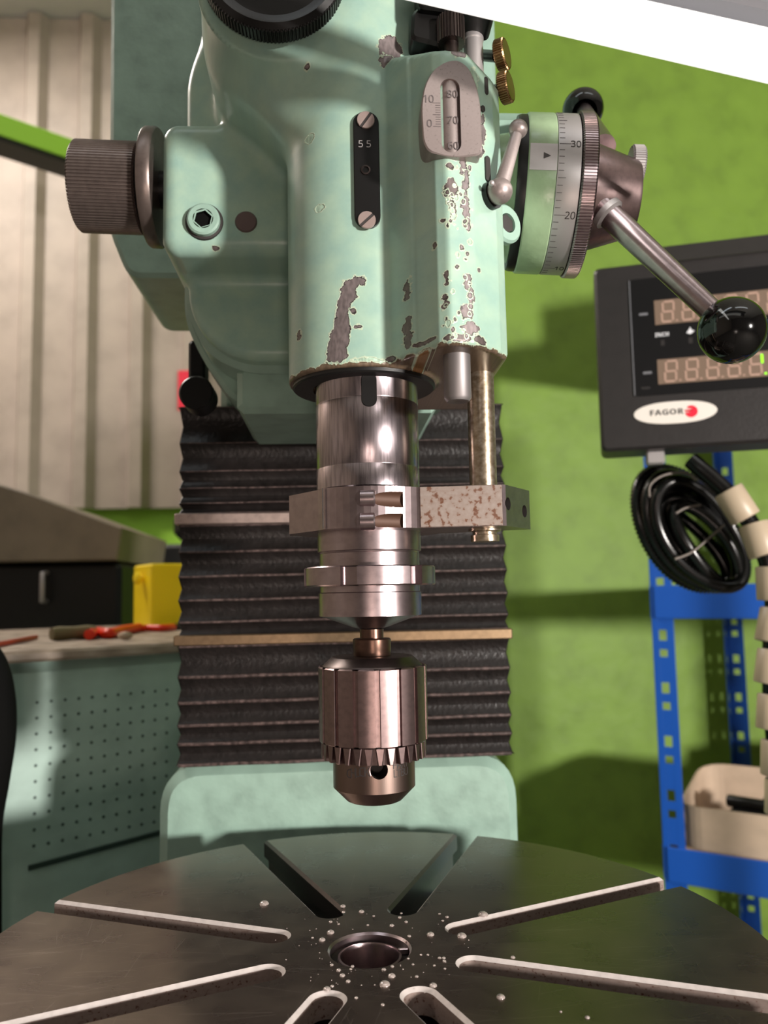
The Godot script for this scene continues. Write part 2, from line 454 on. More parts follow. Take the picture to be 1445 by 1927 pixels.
func surface_nets(f: Callable, lo: Vector3, hi: Vector3, cell: float, uvf: Callable) -> MB:
	var nx := int((hi.x - lo.x) / cell) + 2
	var ny := int((hi.y - lo.y) / cell) + 2
	var nz := int((hi.z - lo.z) / cell) + 2
	var g := PackedFloat32Array()
	g.resize(nx * ny * nz); g.fill(1.0)
	var known := PackedByteArray()
	known.resize(nx * ny * nz)
	var B := 6
	var reach := cell * (B + 2) * 0.87 + 0.004
	var blocks := []
	for bz in range(0, nz, B):
		for by in range(0, ny, B):
			for bx in range(0, nx, B):
				var c := lo + Vector3(bx + B * 0.5, by + B * 0.5, bz + B * 0.5) * cell
				var d: float = f.call(c)
				if absf(d) > reach:
					continue
				blocks.append(Vector3i(bx, by, bz))
				for z in range(bz, mini(bz + B + 1, nz)):
					for y in range(by, mini(by + B + 1, ny)):
						for x in range(bx, mini(bx + B + 1, nx)):
							var i := (z * ny + y) * nx + x
							if known[i]: continue
							known[i] = 1
							g[i] = f.call(lo + Vector3(x, y, z) * cell)
	var mb := MB.new()
	var at := {}
	var off := [0, 1, nx, nx + 1, nx * ny, nx * ny + 1, nx * ny + nx, nx * ny + nx + 1]
	var edges := [[0, 1], [2, 3], [4, 5], [6, 7], [0, 2], [1, 3], [4, 6], [5, 7], [0, 4], [1, 5], [2, 6], [3, 7]]
	for bl in blocks:
		for z in range(bl.z, mini(bl.z + B, nz - 1)):
			for y in range(bl.y, mini(bl.y + B, ny - 1)):
				for x in range(bl.x, mini(bl.x + B, nx - 1)):
					var i := (z * ny + y) * nx + x
					var neg := 0
					for o in off:
						if g[i + o] < 0.0: neg += 1
					if neg == 0 or neg == 8: continue
					var s := Vector3.ZERO
					var k := 0
					for e in edges:
						var a := g[i + off[e[0]]]
						var b := g[i + off[e[1]]]
						if (a < 0.0) == (b < 0.0): continue
						var t := a / (a - b)
						s += Vector3(e[0] & 1, (e[0] >> 1) & 1, e[0] >> 2).lerp(Vector3(e[1] & 1, (e[1] >> 1) & 1, e[1] >> 2), t)
						k += 1
					var p := lo + (Vector3(x, y, z) + s / k) * cell
					var h := 0.0006
					var nn := Vector3(f.call(p + Vector3(h, 0, 0)) - f.call(p - Vector3(h, 0, 0)), f.call(p + Vector3(0, h, 0)) - f.call(p - Vector3(0, h, 0)), f.call(p + Vector3(0, 0, h)) - f.call(p - Vector3(0, 0, h))).normalized()
					p -= nn * float(f.call(p))
					at[i] = mb.vert(p, nn, uvf.call(p))
	for i in at:
		var x: int = i % nx
		var y: int = (i / nx) % ny
		var z: int = i / (nx * ny)
		for ax in [[1, nx, nx * ny, y, z], [nx, 1, nx * ny, x, z], [nx * ny, 1, nx, x, y]]:
			if ax[3] == 0 or ax[4] == 0: continue
			if (g[i] < 0.0) == (g[i + ax[0]] < 0.0): continue
			var b = at.get(i - ax[1]); var c = at.get(i - ax[1] - ax[2]); var d = at.get(i - ax[2])
			if b == null or c == null or d == null: continue
			mb.quad(at[i], b, c, d)
	return mb

# paint of the head with its chips down to grey iron; u runs with x, v with falling y
const HX := -0.135
const HY := 0.56
const HW := 0.22
const HH := 0.30
func poly_px(pts: Array, z: float) -> PackedVector2Array:
	var q := PackedVector2Array()
	for k in pts:
		var p := P(k[0], k[1], z)
		q.append(Vector2(p.x, p.y))
	return q
func blob(px: float, py: float, rx: float, ry: float, z: float) -> PackedVector2Array:
	var q := PackedVector2Array()
	for k in 10:
		var p := P(px + rx * cos(TAU * k / 10), py + ry * sin(TAU * k / 10), z)
		q.append(Vector2(p.x, p.y))
	return q
func head_paint() -> ORMMaterial3D:
	var w := 1056
	var h := 1440
	var al := PackedByteArray(); al.resize(w * h * 3)
	var om := PackedByteArray(); om.resize(w * h * 3)
	var hm := PackedByteArray(); hm.resize(w * h)
	var n := FastNoiseLite.new(); n.frequency = 0.012; n.fractal_octaves = 3; n.seed = 11
	var n2 := FastNoiseLite.new(); n2.frequency = 0.07; n2.fractal_octaves = 2; n2.seed = 12
	for y in h:
		for x in w:
			var i := y * w + x
			var k := n.get_noise_2d(x, y)
			var b := n2.get_noise_2d(x, y)
			var c := 1.0 + 0.05 * k + 0.012 * b
			al[i * 3] = int(149 * c + 5 * k); al[i * 3 + 1] = int(178 * c); al[i * 3 + 2] = int(163 * c - 5 * k)
			om[i * 3] = 255; om[i * 3 + 1] = int(84 + 16 * k); om[i * 3 + 2] = 0
			hm[i] = int(150 + 22 * k + 7 * b)
	# each chip: outline, edge roughness (m), tone
	var chips := []
	chips.append([poly_px([[648, 530], [668, 525], [690, 526], [687, 538], [668, 545], [673, 562], [662, 572], [657, 585], [655, 600], [660, 622], [656, 645], [652, 672], [640, 687], [628, 681], [613, 678], [613, 664], [619, 640], [628, 612], [633, 582], [641, 548]], 0.032), 0.0009, 0])
	for c in [[664, 588, 7, 6, 0], [673, 618, 7, 4, 0], [768, 537, 5, 20, 1], [768, 620, 7, 30, 1], [846, 365, 13, 22, 1], [850, 400, 7, 22, 1], [872, 320, 7, 18, 0], [875, 350, 5, 28, 0], [876, 395, 9, 22, 0], [882, 425, 5, 10, 0], [880, 535, 8, 16, 0], [885, 560, 6, 20, 0], [878, 590, 13, 14, 0], [884, 620, 18, 12, 0], [860, 640, 26, 8, 1], [905, 640, 14, 8, 1], [838, 530, 5, 12, 1], [836, 575, 5, 14, 1], [736, 70, 24, 24, 0], [728, 100, 14, 12, 0], [605, 705, 18, 4, 1], [560, 612, 4, 9, 1], [845, 320, 8, 6, 1], [866, 470, 4, 7, 0], [858, 507, 3, 5, 0], [902, 505, 4, 4, 0], [578, 120, 4, 4, 1], [582, 245, 9, 9, 2], [602, 385, 8, 6, 2], [800, 640, 20, 4, 1], [738, 668, 9, 6, 0], [690, 680, 30, 5, 2], [640, 690, 26, 4, 1], [905, 270, 8, 20, 0], [912, 230, 6, 30, 0], [895, 140, 8, 16, 2], [862, 100, 16, 12, 0], [404, 464, 6, 4, 1]]:
		chips.append([blob(c[0], c[1], c[2], c[3], 0.061 if c[0] > 828 else ((-0.075 if c[1] > 480 else -0.037) if c[0] < 530 else 0.032 + 0.032 * clampf((c[0] - 700) / 130.0, 0.0, 1.0))), 0.0013 if c[3] > 9 else 0.0007, c[4]])
	var rg := RandomNumberGenerator.new(); rg.seed = 9
	for k in 46:
		var cy := rg.randf_range(300, 640)
		var r := rg.randf_range(1.2, 4.5)
		chips.append([blob(rg.randfn(866 if k % 3 else 842, 13), cy, r, r * rg.randf_range(0.8, 2.2), 0.061), 0.0005, rg.randi() % 3 if k % 4 else 0])
	chips.append([PackedVector2Array([Vector2(-0.04, 0.2700), Vector2(0.066, 0.2700), Vector2(0.066, 0.2733), Vector2(-0.04, 0.2733)]), 0.0010, 5])
	chips.append([PackedVector2Array([Vector2(0.0205, 0.2700), Vector2(0.0265, 0.2700), Vector2(0.0265, 0.2727), Vector2(0.0205, 0.2727)]), 0.0008, 4])
	var ne := FastNoiseLite.new(); ne.frequency = 0.045; ne.fractal_octaves = 4; ne.seed = 15
	var tones := [[118, 108, 108, 0.4], [100, 89, 87, 0.3], [160, 186, 166, 0.0], [62, 60, 62, 0.1], [138, 100, 58, 0.2], [104, 88, 72, 0.1]]
	for ch in chips:
		var pg: PackedVector2Array = ch[0]
		var lo := Vector2(1e9, 1e9)
		var hi := -lo
		for q in pg: lo = lo.min(q); hi = hi.max(q)
		lo -= Vector2.ONE * 0.003; hi += Vector2.ONE * 0.003
		var x0 := clampi(int((lo.x - HX) / HW * w), 0, w - 1)
		var x1 := clampi(int((hi.x - HX) / HW * w), 0, w - 1)
		var y0 := clampi(int((HY - hi.y) / HH * h), 0, h - 1)
		var y1 := clampi(int((HY - lo.y) / HH * h), 0, h - 1)
		var m := pg.size()
		for y in range(y0, y1 + 1):
			for x in range(x0, x1 + 1):
				var p := Vector2(HX + HW * (x + 0.5) / w, HY - HH * (y + 0.5) / h)
				var d := 1e9
				for k in m:
					d = minf(d, p.distance_squared_to(Geometry2D.get_closest_point_to_segment(p, pg[k], pg[(k + 1) % m])))
				d = sqrt(d)
				if Geometry2D.is_point_in_polygon(p, pg): d = -d
				d += ne.get_noise_2d(x, y) * ch[1] * 1.5
				if d > 0.00075: continue
				var i := y * w + x
				var t: Array = tones[ch[2]]
				if d < 0.0:
					var k := 1.0 + 0.16 * n2.get_noise_2d(x * 1.7, y * 0.6) + 0.1 * n.get_noise_2d(x * 3, y * 3)
					if d > -0.0003 and ch[2] < 2: k *= 0.55
					al[i * 3] = clampi(int(t[0] * k), 0, 255); al[i * 3 + 1] = clampi(int(t[1] * k), 0, 255); al[i * 3 + 2] = clampi(int(t[2] * k), 0, 255)
					om[i * 3 + 1] = 112 if ch[2] < 2 else 70; om[i * 3 + 2] = int(t[3] * 255)
					hm[i] = 20
				elif d < 0.0005 and ch[2] != 3:
					al[i * 3] = 176; al[i * 3 + 1] = 190; al[i * 3 + 2] = 168
					hm[i] = mini(hm[i] + 40, 255)
	var m := ORMMaterial3D.new()
	m.resource_name = "head_paint"
	m.albedo_texture = ImageTexture.create_from_image(Image.create_from_data(w, h, false, Image.FORMAT_RGB8, al))
	m.orm_texture = ImageTexture.create_from_image(Image.create_from_data(w, h, false, Image.FORMAT_RGB8, om))
	m.heightmap_enabled = true
	m.heightmap_texture = ImageTexture.create_from_image(Image.create_from_data(w, h, false, Image.FORMAT_L8, hm))
	m.heightmap_scale = 0.035
	return m

# ---------- lights and room
func area(at: Vector3, towards: Vector3, sx: float, sy: float, e: float, c: Color) -> void:
	var l := AreaLight3D.new()
	l.name = "lamp_area"
	l.area_size = Vector2(sx, sy); l.light_energy = e; l.light_color = c; l.shadow_enabled = true
	l.area_range = 12.0
	add_child(l, true)
	l.position = at
	l.basis = facing(-towards) if absf(towards.normalized().y) < 0.99 else Basis(Vector3.RIGHT, -PI / 2)

func tube_lamp() -> void:
	var a := P(735, -56, 0.10)
	var b := P(1640, 150, 0.125)
	var ax := (b - a).normalized()
	var up := Vector3.UP - ax * ax.y
	up = (up + Vector3(0, 0, -0.25)).normalized()
	var s := thing("tube_lamp", "glaring white tube lamp slanting across the top right corner", "lamp", a)
	part("glass_tube", tube(MB.new(), [a, b], 0.0088, 24), M.lamp_glow, s)
	for e in [[a, -1.0], [b, 1.0]]:
		part("end_cap", tube(MB.new(), [e[0] + ax * 0.0002 * e[1], e[0] + ax * 0.02 * e[1]], 0.0094, 24), M.lamp_body, s)
	var fr := Basis(ax, up, ax.cross(up))
	var m := MB.new()
	box(m, Vector3((b - a).length() * 0.5, 0.017, -0.004), Vector3((b - a).length() + 0.05, 0.012, 0.03), 0.002, Transform3D(fr, a))
	part("housing", m, M.lamp_body, s)
	area((a + b) * 0.5 + (-up + Vector3(0, 0, -0.35)).normalized() * 0.0105, -up + Vector3(0, 0, -0.35), (b - a).length() * 0.95, 0.016, 0.005, Color(1.0, 0.985, 0.96))

func work_lamp(at: Vector3, e: float, label: String, c: Color, r: float) -> void:
	var s := thing("work_lamp", label, "lamp", Vector3(at.x, -0.95, at.z))
	part("bulb", lathe(MB.new(), ball(r * 1.02), T(at), 24), M.lamp_glow, s)
	part("stem", tube(MB.new(), [at - Vector3(0, r * 1.06, 0), Vector3(at.x, -0.95, at.z)], 0.008), M.black_metal, s)
	var l := OmniLight3D.new()
	l.name = "work_lamp_light"
	l.position = at; l.light_energy = e; l.light_size = r; l.omni_range = 8.0; l.shadow_enabled = true
	l.light_color = c
	add_child(l)

func ceiling_lamp(label: String, at: Vector3, sx: float, sz: float, e: float, c := Color(1.0, 0.96, 0.92)) -> void:
	var s := thing("ceiling_lamp", label, "lamp", at)
	var m := MB.new()
	box(m, at + Vector3(0, -0.03, 0), Vector3(sx, 0.06, sz), 0.004)
	part("diffuser", m, M.ceiling_glow, s)
	area(at + Vector3(0, -0.062, 0), Vector3.DOWN, sx, sz, e, c)

func room() -> void:
	var m := MB.new()
	for w in [["floor", Vector3(0.9, -1.0, 1.0), Vector3(7.4, 0.1, 8.9), "concrete"], ["ceiling", Vector3(0.9, 2.75, 1.0), Vector3(7.4, 0.1, 8.9), "white_ceiling"], ["wall_back", Vector3(2.32, 0.9, -1.55), Vector3(4.6, 3.66, 0.1), "green_wall"], ["wall_return", Vector3(0.07, 0.9, -2.32), Vector3(0.1, 3.66, 1.42), "green_wall"], ["wall_right", Vector3(4.57, 0.9, 1.95), Vector3(0.1, 3.66, 6.88), "concrete"], ["wall_front", Vector3(0.95, 0.9, 5.4), Vector3(7.1, 3.66, 0.1), "concrete"], ["wall_left", Vector3(-2.65, 0.9, 1.15), Vector3(0.1, 3.66, 8.6), "sheet"]]:
		m = MB.new()
		box(m, w[1], w[2], 0.002)
		struct(w[0], m, M[w[3]])
	var dy := P(200, 957, -3.0).y
	m = MB.new(); box(m, Vector3(-1.28, 0.9, -3.1), Vector3(2.84, 3.66, 0.1), 0.002)
	var far := struct("wall_far", m, M.lime)
	# profiled steel sheets above the lime dado
	for s in 3:
		var q := PackedVector2Array()
		var x0 := -2.583 + 0.9 * s
		for k in 4:
			var x := x0 + 0.2252 * k
			for c in [[0.0, 0.0], [0.128, 0.0], [0.146, 0.040], [0.195, 0.040], [0.2252, 0.0]]:
				if c[0] > 0.22 and k < 3: continue
				q.append(Vector2(x + c[0], 3.0 - c[1]))
		q.append(Vector2(x0 + 0.9, 3.049)); q.append(Vector2(x0, 3.049))
		m = MB.new()
		extrude(m, q, dy, 2.69, 0.0, 0.0, T(Vector3.ZERO, YUP), {}, 0.99)
		part("sheet_panel", m, M.sheet, far)
	# lime crane beam running back to the right
	var a := P(0, 246, -2.0)
	var d := Vector3(cos(-0.67), 0, sin(-0.67))
	m = MB.new()
	var fr := Basis(d, Vector3.UP, d.cross(Vector3.UP))
	box(m, Vector3(0.2, 0.008, 0), Vector3(2.3, 0.066, 0.05), 0.003, Transform3D(fr, a))
	var bm := struct("trim_1", m, M.lime)
	m = MB.new()
	box(m, Vector3(0.2, -0.033, -0.03), Vector3(2.3, 0.014, 0.10), 0.002, Transform3D(fr, a))  # black strip standing in for the shade under the beam
	part("underside_shade", m, M.black_box, bm)
	# red sign on the sheets
	var r := P(352, 735, -2.955)
	m = MB.new(); box(m, r, Vector3(0.075, 0.17, 0.006), 0.002)
	tag(part("sign", m, M.pink_red, self), "small red sign on the ribbed sheet wall just above the bellows", "sign")

# ---------- machine
func machine() -> void:
	var s := thing("jig_boring_machine", "pale green chipped jig boring machine with bright spindle and black bellows", "machine", Vector3(-0.015, -0.95, -0.35))
	# column base with rounded shoulders
	var m := MB.new()
	var q := fillet([Vector2(-0.1515, -0.95), Vector2(0.1205, -0.95), Vector2(0.1175, 0.0435), Vector2(-0.1485, 0.0425)], 0.034, 8)
	extrude(m, q, -0.44, -0.220, 0.007, 0.004, Transform3D.IDENTITY, {}, 0.6)
	part("column_base", m, M.paint, s)
	# column behind the bellows
	m = MB.new(); box(m, Vector3(-0.012, 0.34, -0.33), Vector3(0.19, 0.62, 0.18), 0.006)
	part("column", m, M.paint, s)
	bellows(s)
	# slab behind the head
	m = MB.new()
	var a := P(208, 100, -0.18)
	var q2 := [Vector2(a.x, 0.70), Vector2(a.x + 0.002, 0.432), Vector2(-0.164, 0.3975), Vector2(0.108, 0.3975), Vector2(0.1115, 0.70)]
	extrude(m, fillet(q2, 0.010), -0.30, -0.175, 0.003, 0.002)
	part("column_slab", m, M.paint, s)
	# saddle plates between head and column
	m = MB.new()
	extrude(m, fillet([Vector2(-0.115, 0.41), Vector2(-0.115, 0.350), Vector2(-0.104, 0.324), Vector2(-0.082, 0.2925), Vector2(0.062, 0.2925), Vector2(0.062, 0.41)], 0.012), -0.172, -0.128, 0.003, 0.002)
	part("saddle_plate", m, M.paint, s)
	m = MB.new()
	extrude(m, fillet([Vector2(-0.1085, 0.40), Vector2(-0.1075, 0.344), Vector2(-0.095, 0.3155), Vector2(-0.071, 0.303), Vector2(0.05, 0.303), Vector2(0.05, 0.40)], 0.02, 8), -0.14, -0.088, 0.005, 0.001)
	part("saddle_lip", m, M.paint, s)
	m = MB.new()
	box(m, Vector3(-0.014, 0.294, -0.15), Vector3(0.125, 0.030, 0.11), 0.004)
	part("slide_block", m, M.paint, s)
	# dark knob above the bellows corner
	m = MB.new()
	lathe(m, [Vector2(0, -0.012), Vector2(0.0105, -0.012), Vector2(0.0118, -0.0105), Vector2(0.0118, 0.0105), Vector2(0.0105, 0.012), Vector2(0, 0.012)], T(P(374, 746, -0.16), along(Vector3(0, 0, 1))), 40)
	part("clamp_knob", m, M.black_metal, s)
	m = MB.new(); box(m, P(374, 710, -0.19), Vector3(0.012, 0.05, 0.02), 0.002)
	part("clamp_strut", m, M.black_metal, s)
	var head := part("head_casting", surface_nets(head_sd, Vector3(-0.126, 0.264, -0.190), Vector3(0.084, 0.585, 0.084), 0.002, func(p: Vector3): return Vector2((p.x - HX) / HW, (HY - p.y) / HH)), head_paint(), s)
	head_fittings(head)
	depth_gauge(s)
	lock_knob(s)
	feed_dial(s)
	spindle(s)

func bellows(s: Node3D) -> void:
	var zf := -0.2165
	var sets := [[768, 835, 888, 920, 948, 967], [990, 1040, 1086, 1131, 1172, 1200], [1217, 1275, 1323, 1366, 1401, 1440]]
	var made: MeshInstance3D
	for st in sets:
		var rows := []
		for i in st.size():
			rows.append([P(336, st[i], zf).y, 0.0016])
			if i < st.size() - 1: rows.append([P(336, (st[i] + st[i + 1]) * 0.5, zf).y, -0.0022])
		var m := MB.new()
		for i in rows.size() - 1:
			var f := []
			for k in 2:
				var y: float = rows[i + k][0]
				var e: float = rows[i + k][1]
				var sk := (y - 0.2) * 0.002
				f.append([Vector3(-0.1335 - e * 0.5 + sk, y, -0.30), Vector3(-0.1335 - e * 0.5 + sk, y, zf + e - 0.001), Vector3(-0.1325 - e * 0.5 + sk, y, zf + e), Vector3(0.1125 + e * 0.5 + sk, y + 0.0015, zf + e), Vector3(0.1135 + e * 0.5 + sk, y + 0.0015, zf + e - 0.001), Vector3(0.1135 + e * 0.5 + sk, y + 0.0015, -0.30)])
			for k in 5:
				var nn: Vector3 = (f[0][k + 1] - f[0][k]).cross(f[1][k] - f[0][k]).normalized()
				if k == 2:      # the front of a fold, bowed a little and softened towards its creases
					var nseg := 6
					var b := m.v.size()
					var out := 1.0 if nn.z > 0 else -1.0
					for j in nseg + 1:
						var t := float(j) / nseg
						for e in 25:
							var u := e / 24.0
							var p: Vector3 = f[0][2].lerp(f[0][3], u).lerp(f[1][2].lerp(f[1][3], u), t)
							var wob := sin(u * 17.0 + i * 2.1) * 0.0003 + sin(u * 41.0 + i * 4.3) * 0.00015
							p.z += (wob + 0.0012) * sin(t * PI)
							var tilt := cos(t * PI) * 0.25 * signf(f[1][2].y - f[0][2].y)
							m.vert(p, (nn * out + Vector3(0, -tilt * 0.0 + tilt, 0)).normalized(), Vector2(u, t))
					for j in nseg:
						for e in 24: m.quad(b + j * 25 + e, b + j * 25 + e + 1, b + j * 25 + e + 26, b + j * 25 + e + 25)
				else:
					if k < 2: nn = nn if nn.x < 0 or nn.z > 0.5 else -nn
					else: nn = nn if nn.x > 0 or nn.z > 0.5 else -nn
					m.flat([f[0][k], f[0][k + 1], f[1][k + 1], f[1][k]], nn)
		# lids
		for e in [0, rows.size() - 1]:
			var y: float = rows[e][0]
			m.flat([Vector3(-0.135, y, -0.30), Vector3(-0.135, y, zf + 0.003), Vector3(0.115, y + 0.0015, zf + 0.003), Vector3(0.115, y + 0.0015, -0.30)], Vector3.UP if e == 0 else Vector3.DOWN)
		var bl := part("bellows", m, M.bellows, s, "black folded rubber way cover")
		m = MB.new()
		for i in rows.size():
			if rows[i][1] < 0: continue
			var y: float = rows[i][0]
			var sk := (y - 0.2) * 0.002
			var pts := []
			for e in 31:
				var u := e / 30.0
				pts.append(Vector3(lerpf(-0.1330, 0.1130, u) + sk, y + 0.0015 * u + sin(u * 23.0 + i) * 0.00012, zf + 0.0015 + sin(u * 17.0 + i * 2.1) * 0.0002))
			tube(m, pts, 0.0014 if st[0] > 1100 else (0.0010 if st[0] > 900 else 0.0006), 8)  # thicker on the lower folds to widen the painted highlights
		part("fold_edge", m, M.worn_highlight_rubber, bl, "worn fold edges, paled to stand in for front light highlights")
	for r in [[979, 0.0085, M.rail_steel, "pale metal rail across the bellows"], [1209, 0.0078, M.brass_rail, "brass coloured rail across the bellows"]]:
		var m := MB.new()
		var y := P(334, r[0], -0.21).y
		box(m, Vector3(-0.0105, y + 0.001, -0.255), Vector3(0.2525, r[1], 0.088), 0.0009)
		part("bellows_rail", m, r[2], s, r[3])

func slot_screw(parent: Node, c: Vector3, nrm: Vector3, r: float, ang: float, material: Material) -> void:
	var b := facing(nrm) * Basis(Vector3(0, 0, 1), ang)
	var m := MB.new()
	for sd in [0.0, PI]:
		var q := PackedVector2Array()
		var w := r * 0.16
		var a0 := asin(w / r)
		for k in 13:
			var a := lerpf(a0, PI - a0, k / 12.0)
			q.append(Vector2(cos(a), sin(a)) * r)
		extrude(m, q, 0.0, 0.0011, 0.0002, 0.0, Transform3D(b * Basis(Vector3(0, 0, 1), sd), c))
	var o := part("screw", m, material, parent)
	m = MB.new()
	extrude(m, circle(r * 0.99, 24), -0.0004, 0.0004, 0.0, 0.0, Transform3D(b, c))
	part("screw_slot", m, M.engraved, parent if not parent is MeshInstance3D or parent.get_parent() != self else o)

func head_fittings(head: MeshInstance3D) -> void:
	# black index plate with two screws
	var c := P(690, 320, 0.0352)
	var w := 0.0061
	var h := 0.0288
	var m := MB.new()
	extrude(m, rrect(-w, -h, w, h, w * 0.98, 10), -0.004, 0.0012, 0.0004, 0.0, T(c))
	part("index_plate", m, M.black_metal, head, "black oblong plate with two slotted screws")
	slot_screw(head, P(688, 227, 0.0365), Vector3(0, 0, 1), 0.0042, 0.95, M.screw_steel)
	slot_screw(head, P(690, 415, 0.0365), Vector3(0, 0, 1), 0.0042, 0.75, M.screw_steel)
	m = MB.new()
	lathe(m, [Vector2(0.0016, -0.001), Vector2(0.0023, -0.001), Vector2(0.0023, 0.0004), Vector2(0.0016, 0.0005), Vector2(0.0015, -0.001)], T(P(688, 320, 0.0365), along(Vector3(0, 0, 1))), 24)
	part("pin_rim", m, M.dark_steel, head)
	text("stamped_number", "5 5", 0.0024, 0.0003, T(P(686, 271, 0.0366)), M.satin, head)
	# hexagon socket plug and dowel on the boss
	c = P(383, 414, -0.0345)
	m = MB.new()
	lathe(m, [Vector2(0.0092, -0.004), Vector2(0.0090, 0.0014), Vector2(0.0080, 0.0022), Vector2(0.0056, 0.0022)], T(c, along(Vector3(0, 0, 1))), 48)
	var hexp := PackedVector2Array()
	for k in 6: hexp.append(Vector2(cos(k * PI / 3 + 0.3), sin(k * PI / 3 + 0.3)) * 0.0049)
	# flat between the rim and the hexagon, then the socket walls
	for k in 6:
		var h0 := Vector3(hexp[k].x, hexp[k].y, 0.0016)
		var h1 := Vector3(hexp[(k + 1) % 6].x, hexp[(k + 1) % 6].y, 0.0016)
		var o0 := Vector3(hexp[k].x, hexp[k].y, 0) * (0.0057 / 0.0049) + Vector3(0, 0, 0.0022)
		var o1 := Vector3(hexp[(k + 1) % 6].x, hexp[(k + 1) % 6].y, 0) * (0.0057 / 0.0049) + Vector3(0, 0, 0.0022)
		m.flat([c + h0, c + h1, c + o1, c + o0], Vector3(0, 0, 1))
	var plug := part("socket_plug", m, M.paint, head, "green painted socket plug")
	m = MB.new()
	for k in 6:
		var h0 := Vector3(hexp[k].x, hexp[k].y, 0.0016)
		var h1 := Vector3(hexp[(k + 1) % 6].x, hexp[(k + 1) % 6].y, 0.0016)
		var dn := Vector3(0, 0, -0.0026)
		m.flat([c + h0, c + h1, c + h1 + dn, c + h0 + dn], -Vector3(h0.x + h1.x, h0.y + h1.y, 0).normalized())
	m.flat([c + Vector3(hexp[0].x, hexp[0].y, -0.0006), c + Vector3(hexp[1].x, hexp[1].y, -0.0006), c + Vector3(hexp[2].x, hexp[2].y, -0.0006), c + Vector3(hexp[3].x, hexp[3].y, -0.0006), c + Vector3(hexp[4].x, hexp[4].y, -0.0006), c + Vector3(hexp[5].x, hexp[5].y, -0.0006)], Vector3(0, 0, 1))
	part("hexagon_socket", m, M.dull_black, head)
	m = MB.new()
	lathe(m, [Vector2(0.0092, -0.0040), Vector2(0.0106, -0.0028), Vector2(0.0103, -0.0015), Vector2(0.0090, -0.0012)], T(c, along(Vector3(0, 0, 1))), 48)
	part("rusty_joint", m, M.engraved, head)
	m = MB.new()
	lathe(m, [Vector2(0.0062, -0.002), Vector2(0.0062, 0.0002), Vector2(0.0055, 0.0012), Vector2(0.0, 0.0014)], T(P(463, 418, -0.0372), along(Vector3(0, 0, 1))), 32)
	part("dowel", m, M.dowel, head, "flat steel dowel")
	# big black knurled cap at the top
	var cc := P(516, -45, 0.036)
	m = MB.new()
	extrude(m, toothed(0.0345, 0.0006, 120, 0.4, 0.2), 0.0, 0.0085, 0.0008, 0.0, T(cc), {}, 0.99)
	lathe(m, [Vector2(0.0338, 0.0086), Vector2(0.031, 0.0098), Vector2(0.0285, 0.0088), Vector2(0.015, 0.0068), Vector2(0.0, 0.0065)], T(cc, along(Vector3(0, 0, 1))), 80)
	part("knurled_cap", m, M.black_metal, head, "large black knurled cap")
	# screw at the foot of the right flank, and blanked holes on the flank
	var fl := Vector3(0.62, 0, 0.78)
	slot_screw(head, P(923, 604, 0.0520), fl, 0.0042, -0.95, M.satin)
	for k in [[914, 162, 0.0085, 0.0012, 0.0530], [908, 205, 0.0030, 0.0012, 0.0560], [917, 318, 0.012, 0.0016, 0.0545]]:
		m = MB.new()
		extrude(m, rrect(-k[3], -k[2] * 0.5, k[3], k[2] * 0.5, k[3] * 0.98, 5), -0.0006, 0.0007, 0.0002, 0.0, T(P(k[0], k[1], k[4]), facing(fl)))
		part("oil_slot", m, M.engraved, head)
	# black ring closing the housing round the quill
	m = MB.new()
	lathe(m, [Vector2(0.0257, 0.2692), Vector2(0.0352, 0.2692), Vector2(0.0360, 0.2700), Vector2(0.0360, 0.2725)], T(Vector3(-0.0012, 0, -0.003)), 72)
	part("seal_ring", m, M.black_rubber, head, "black ring under the housing")

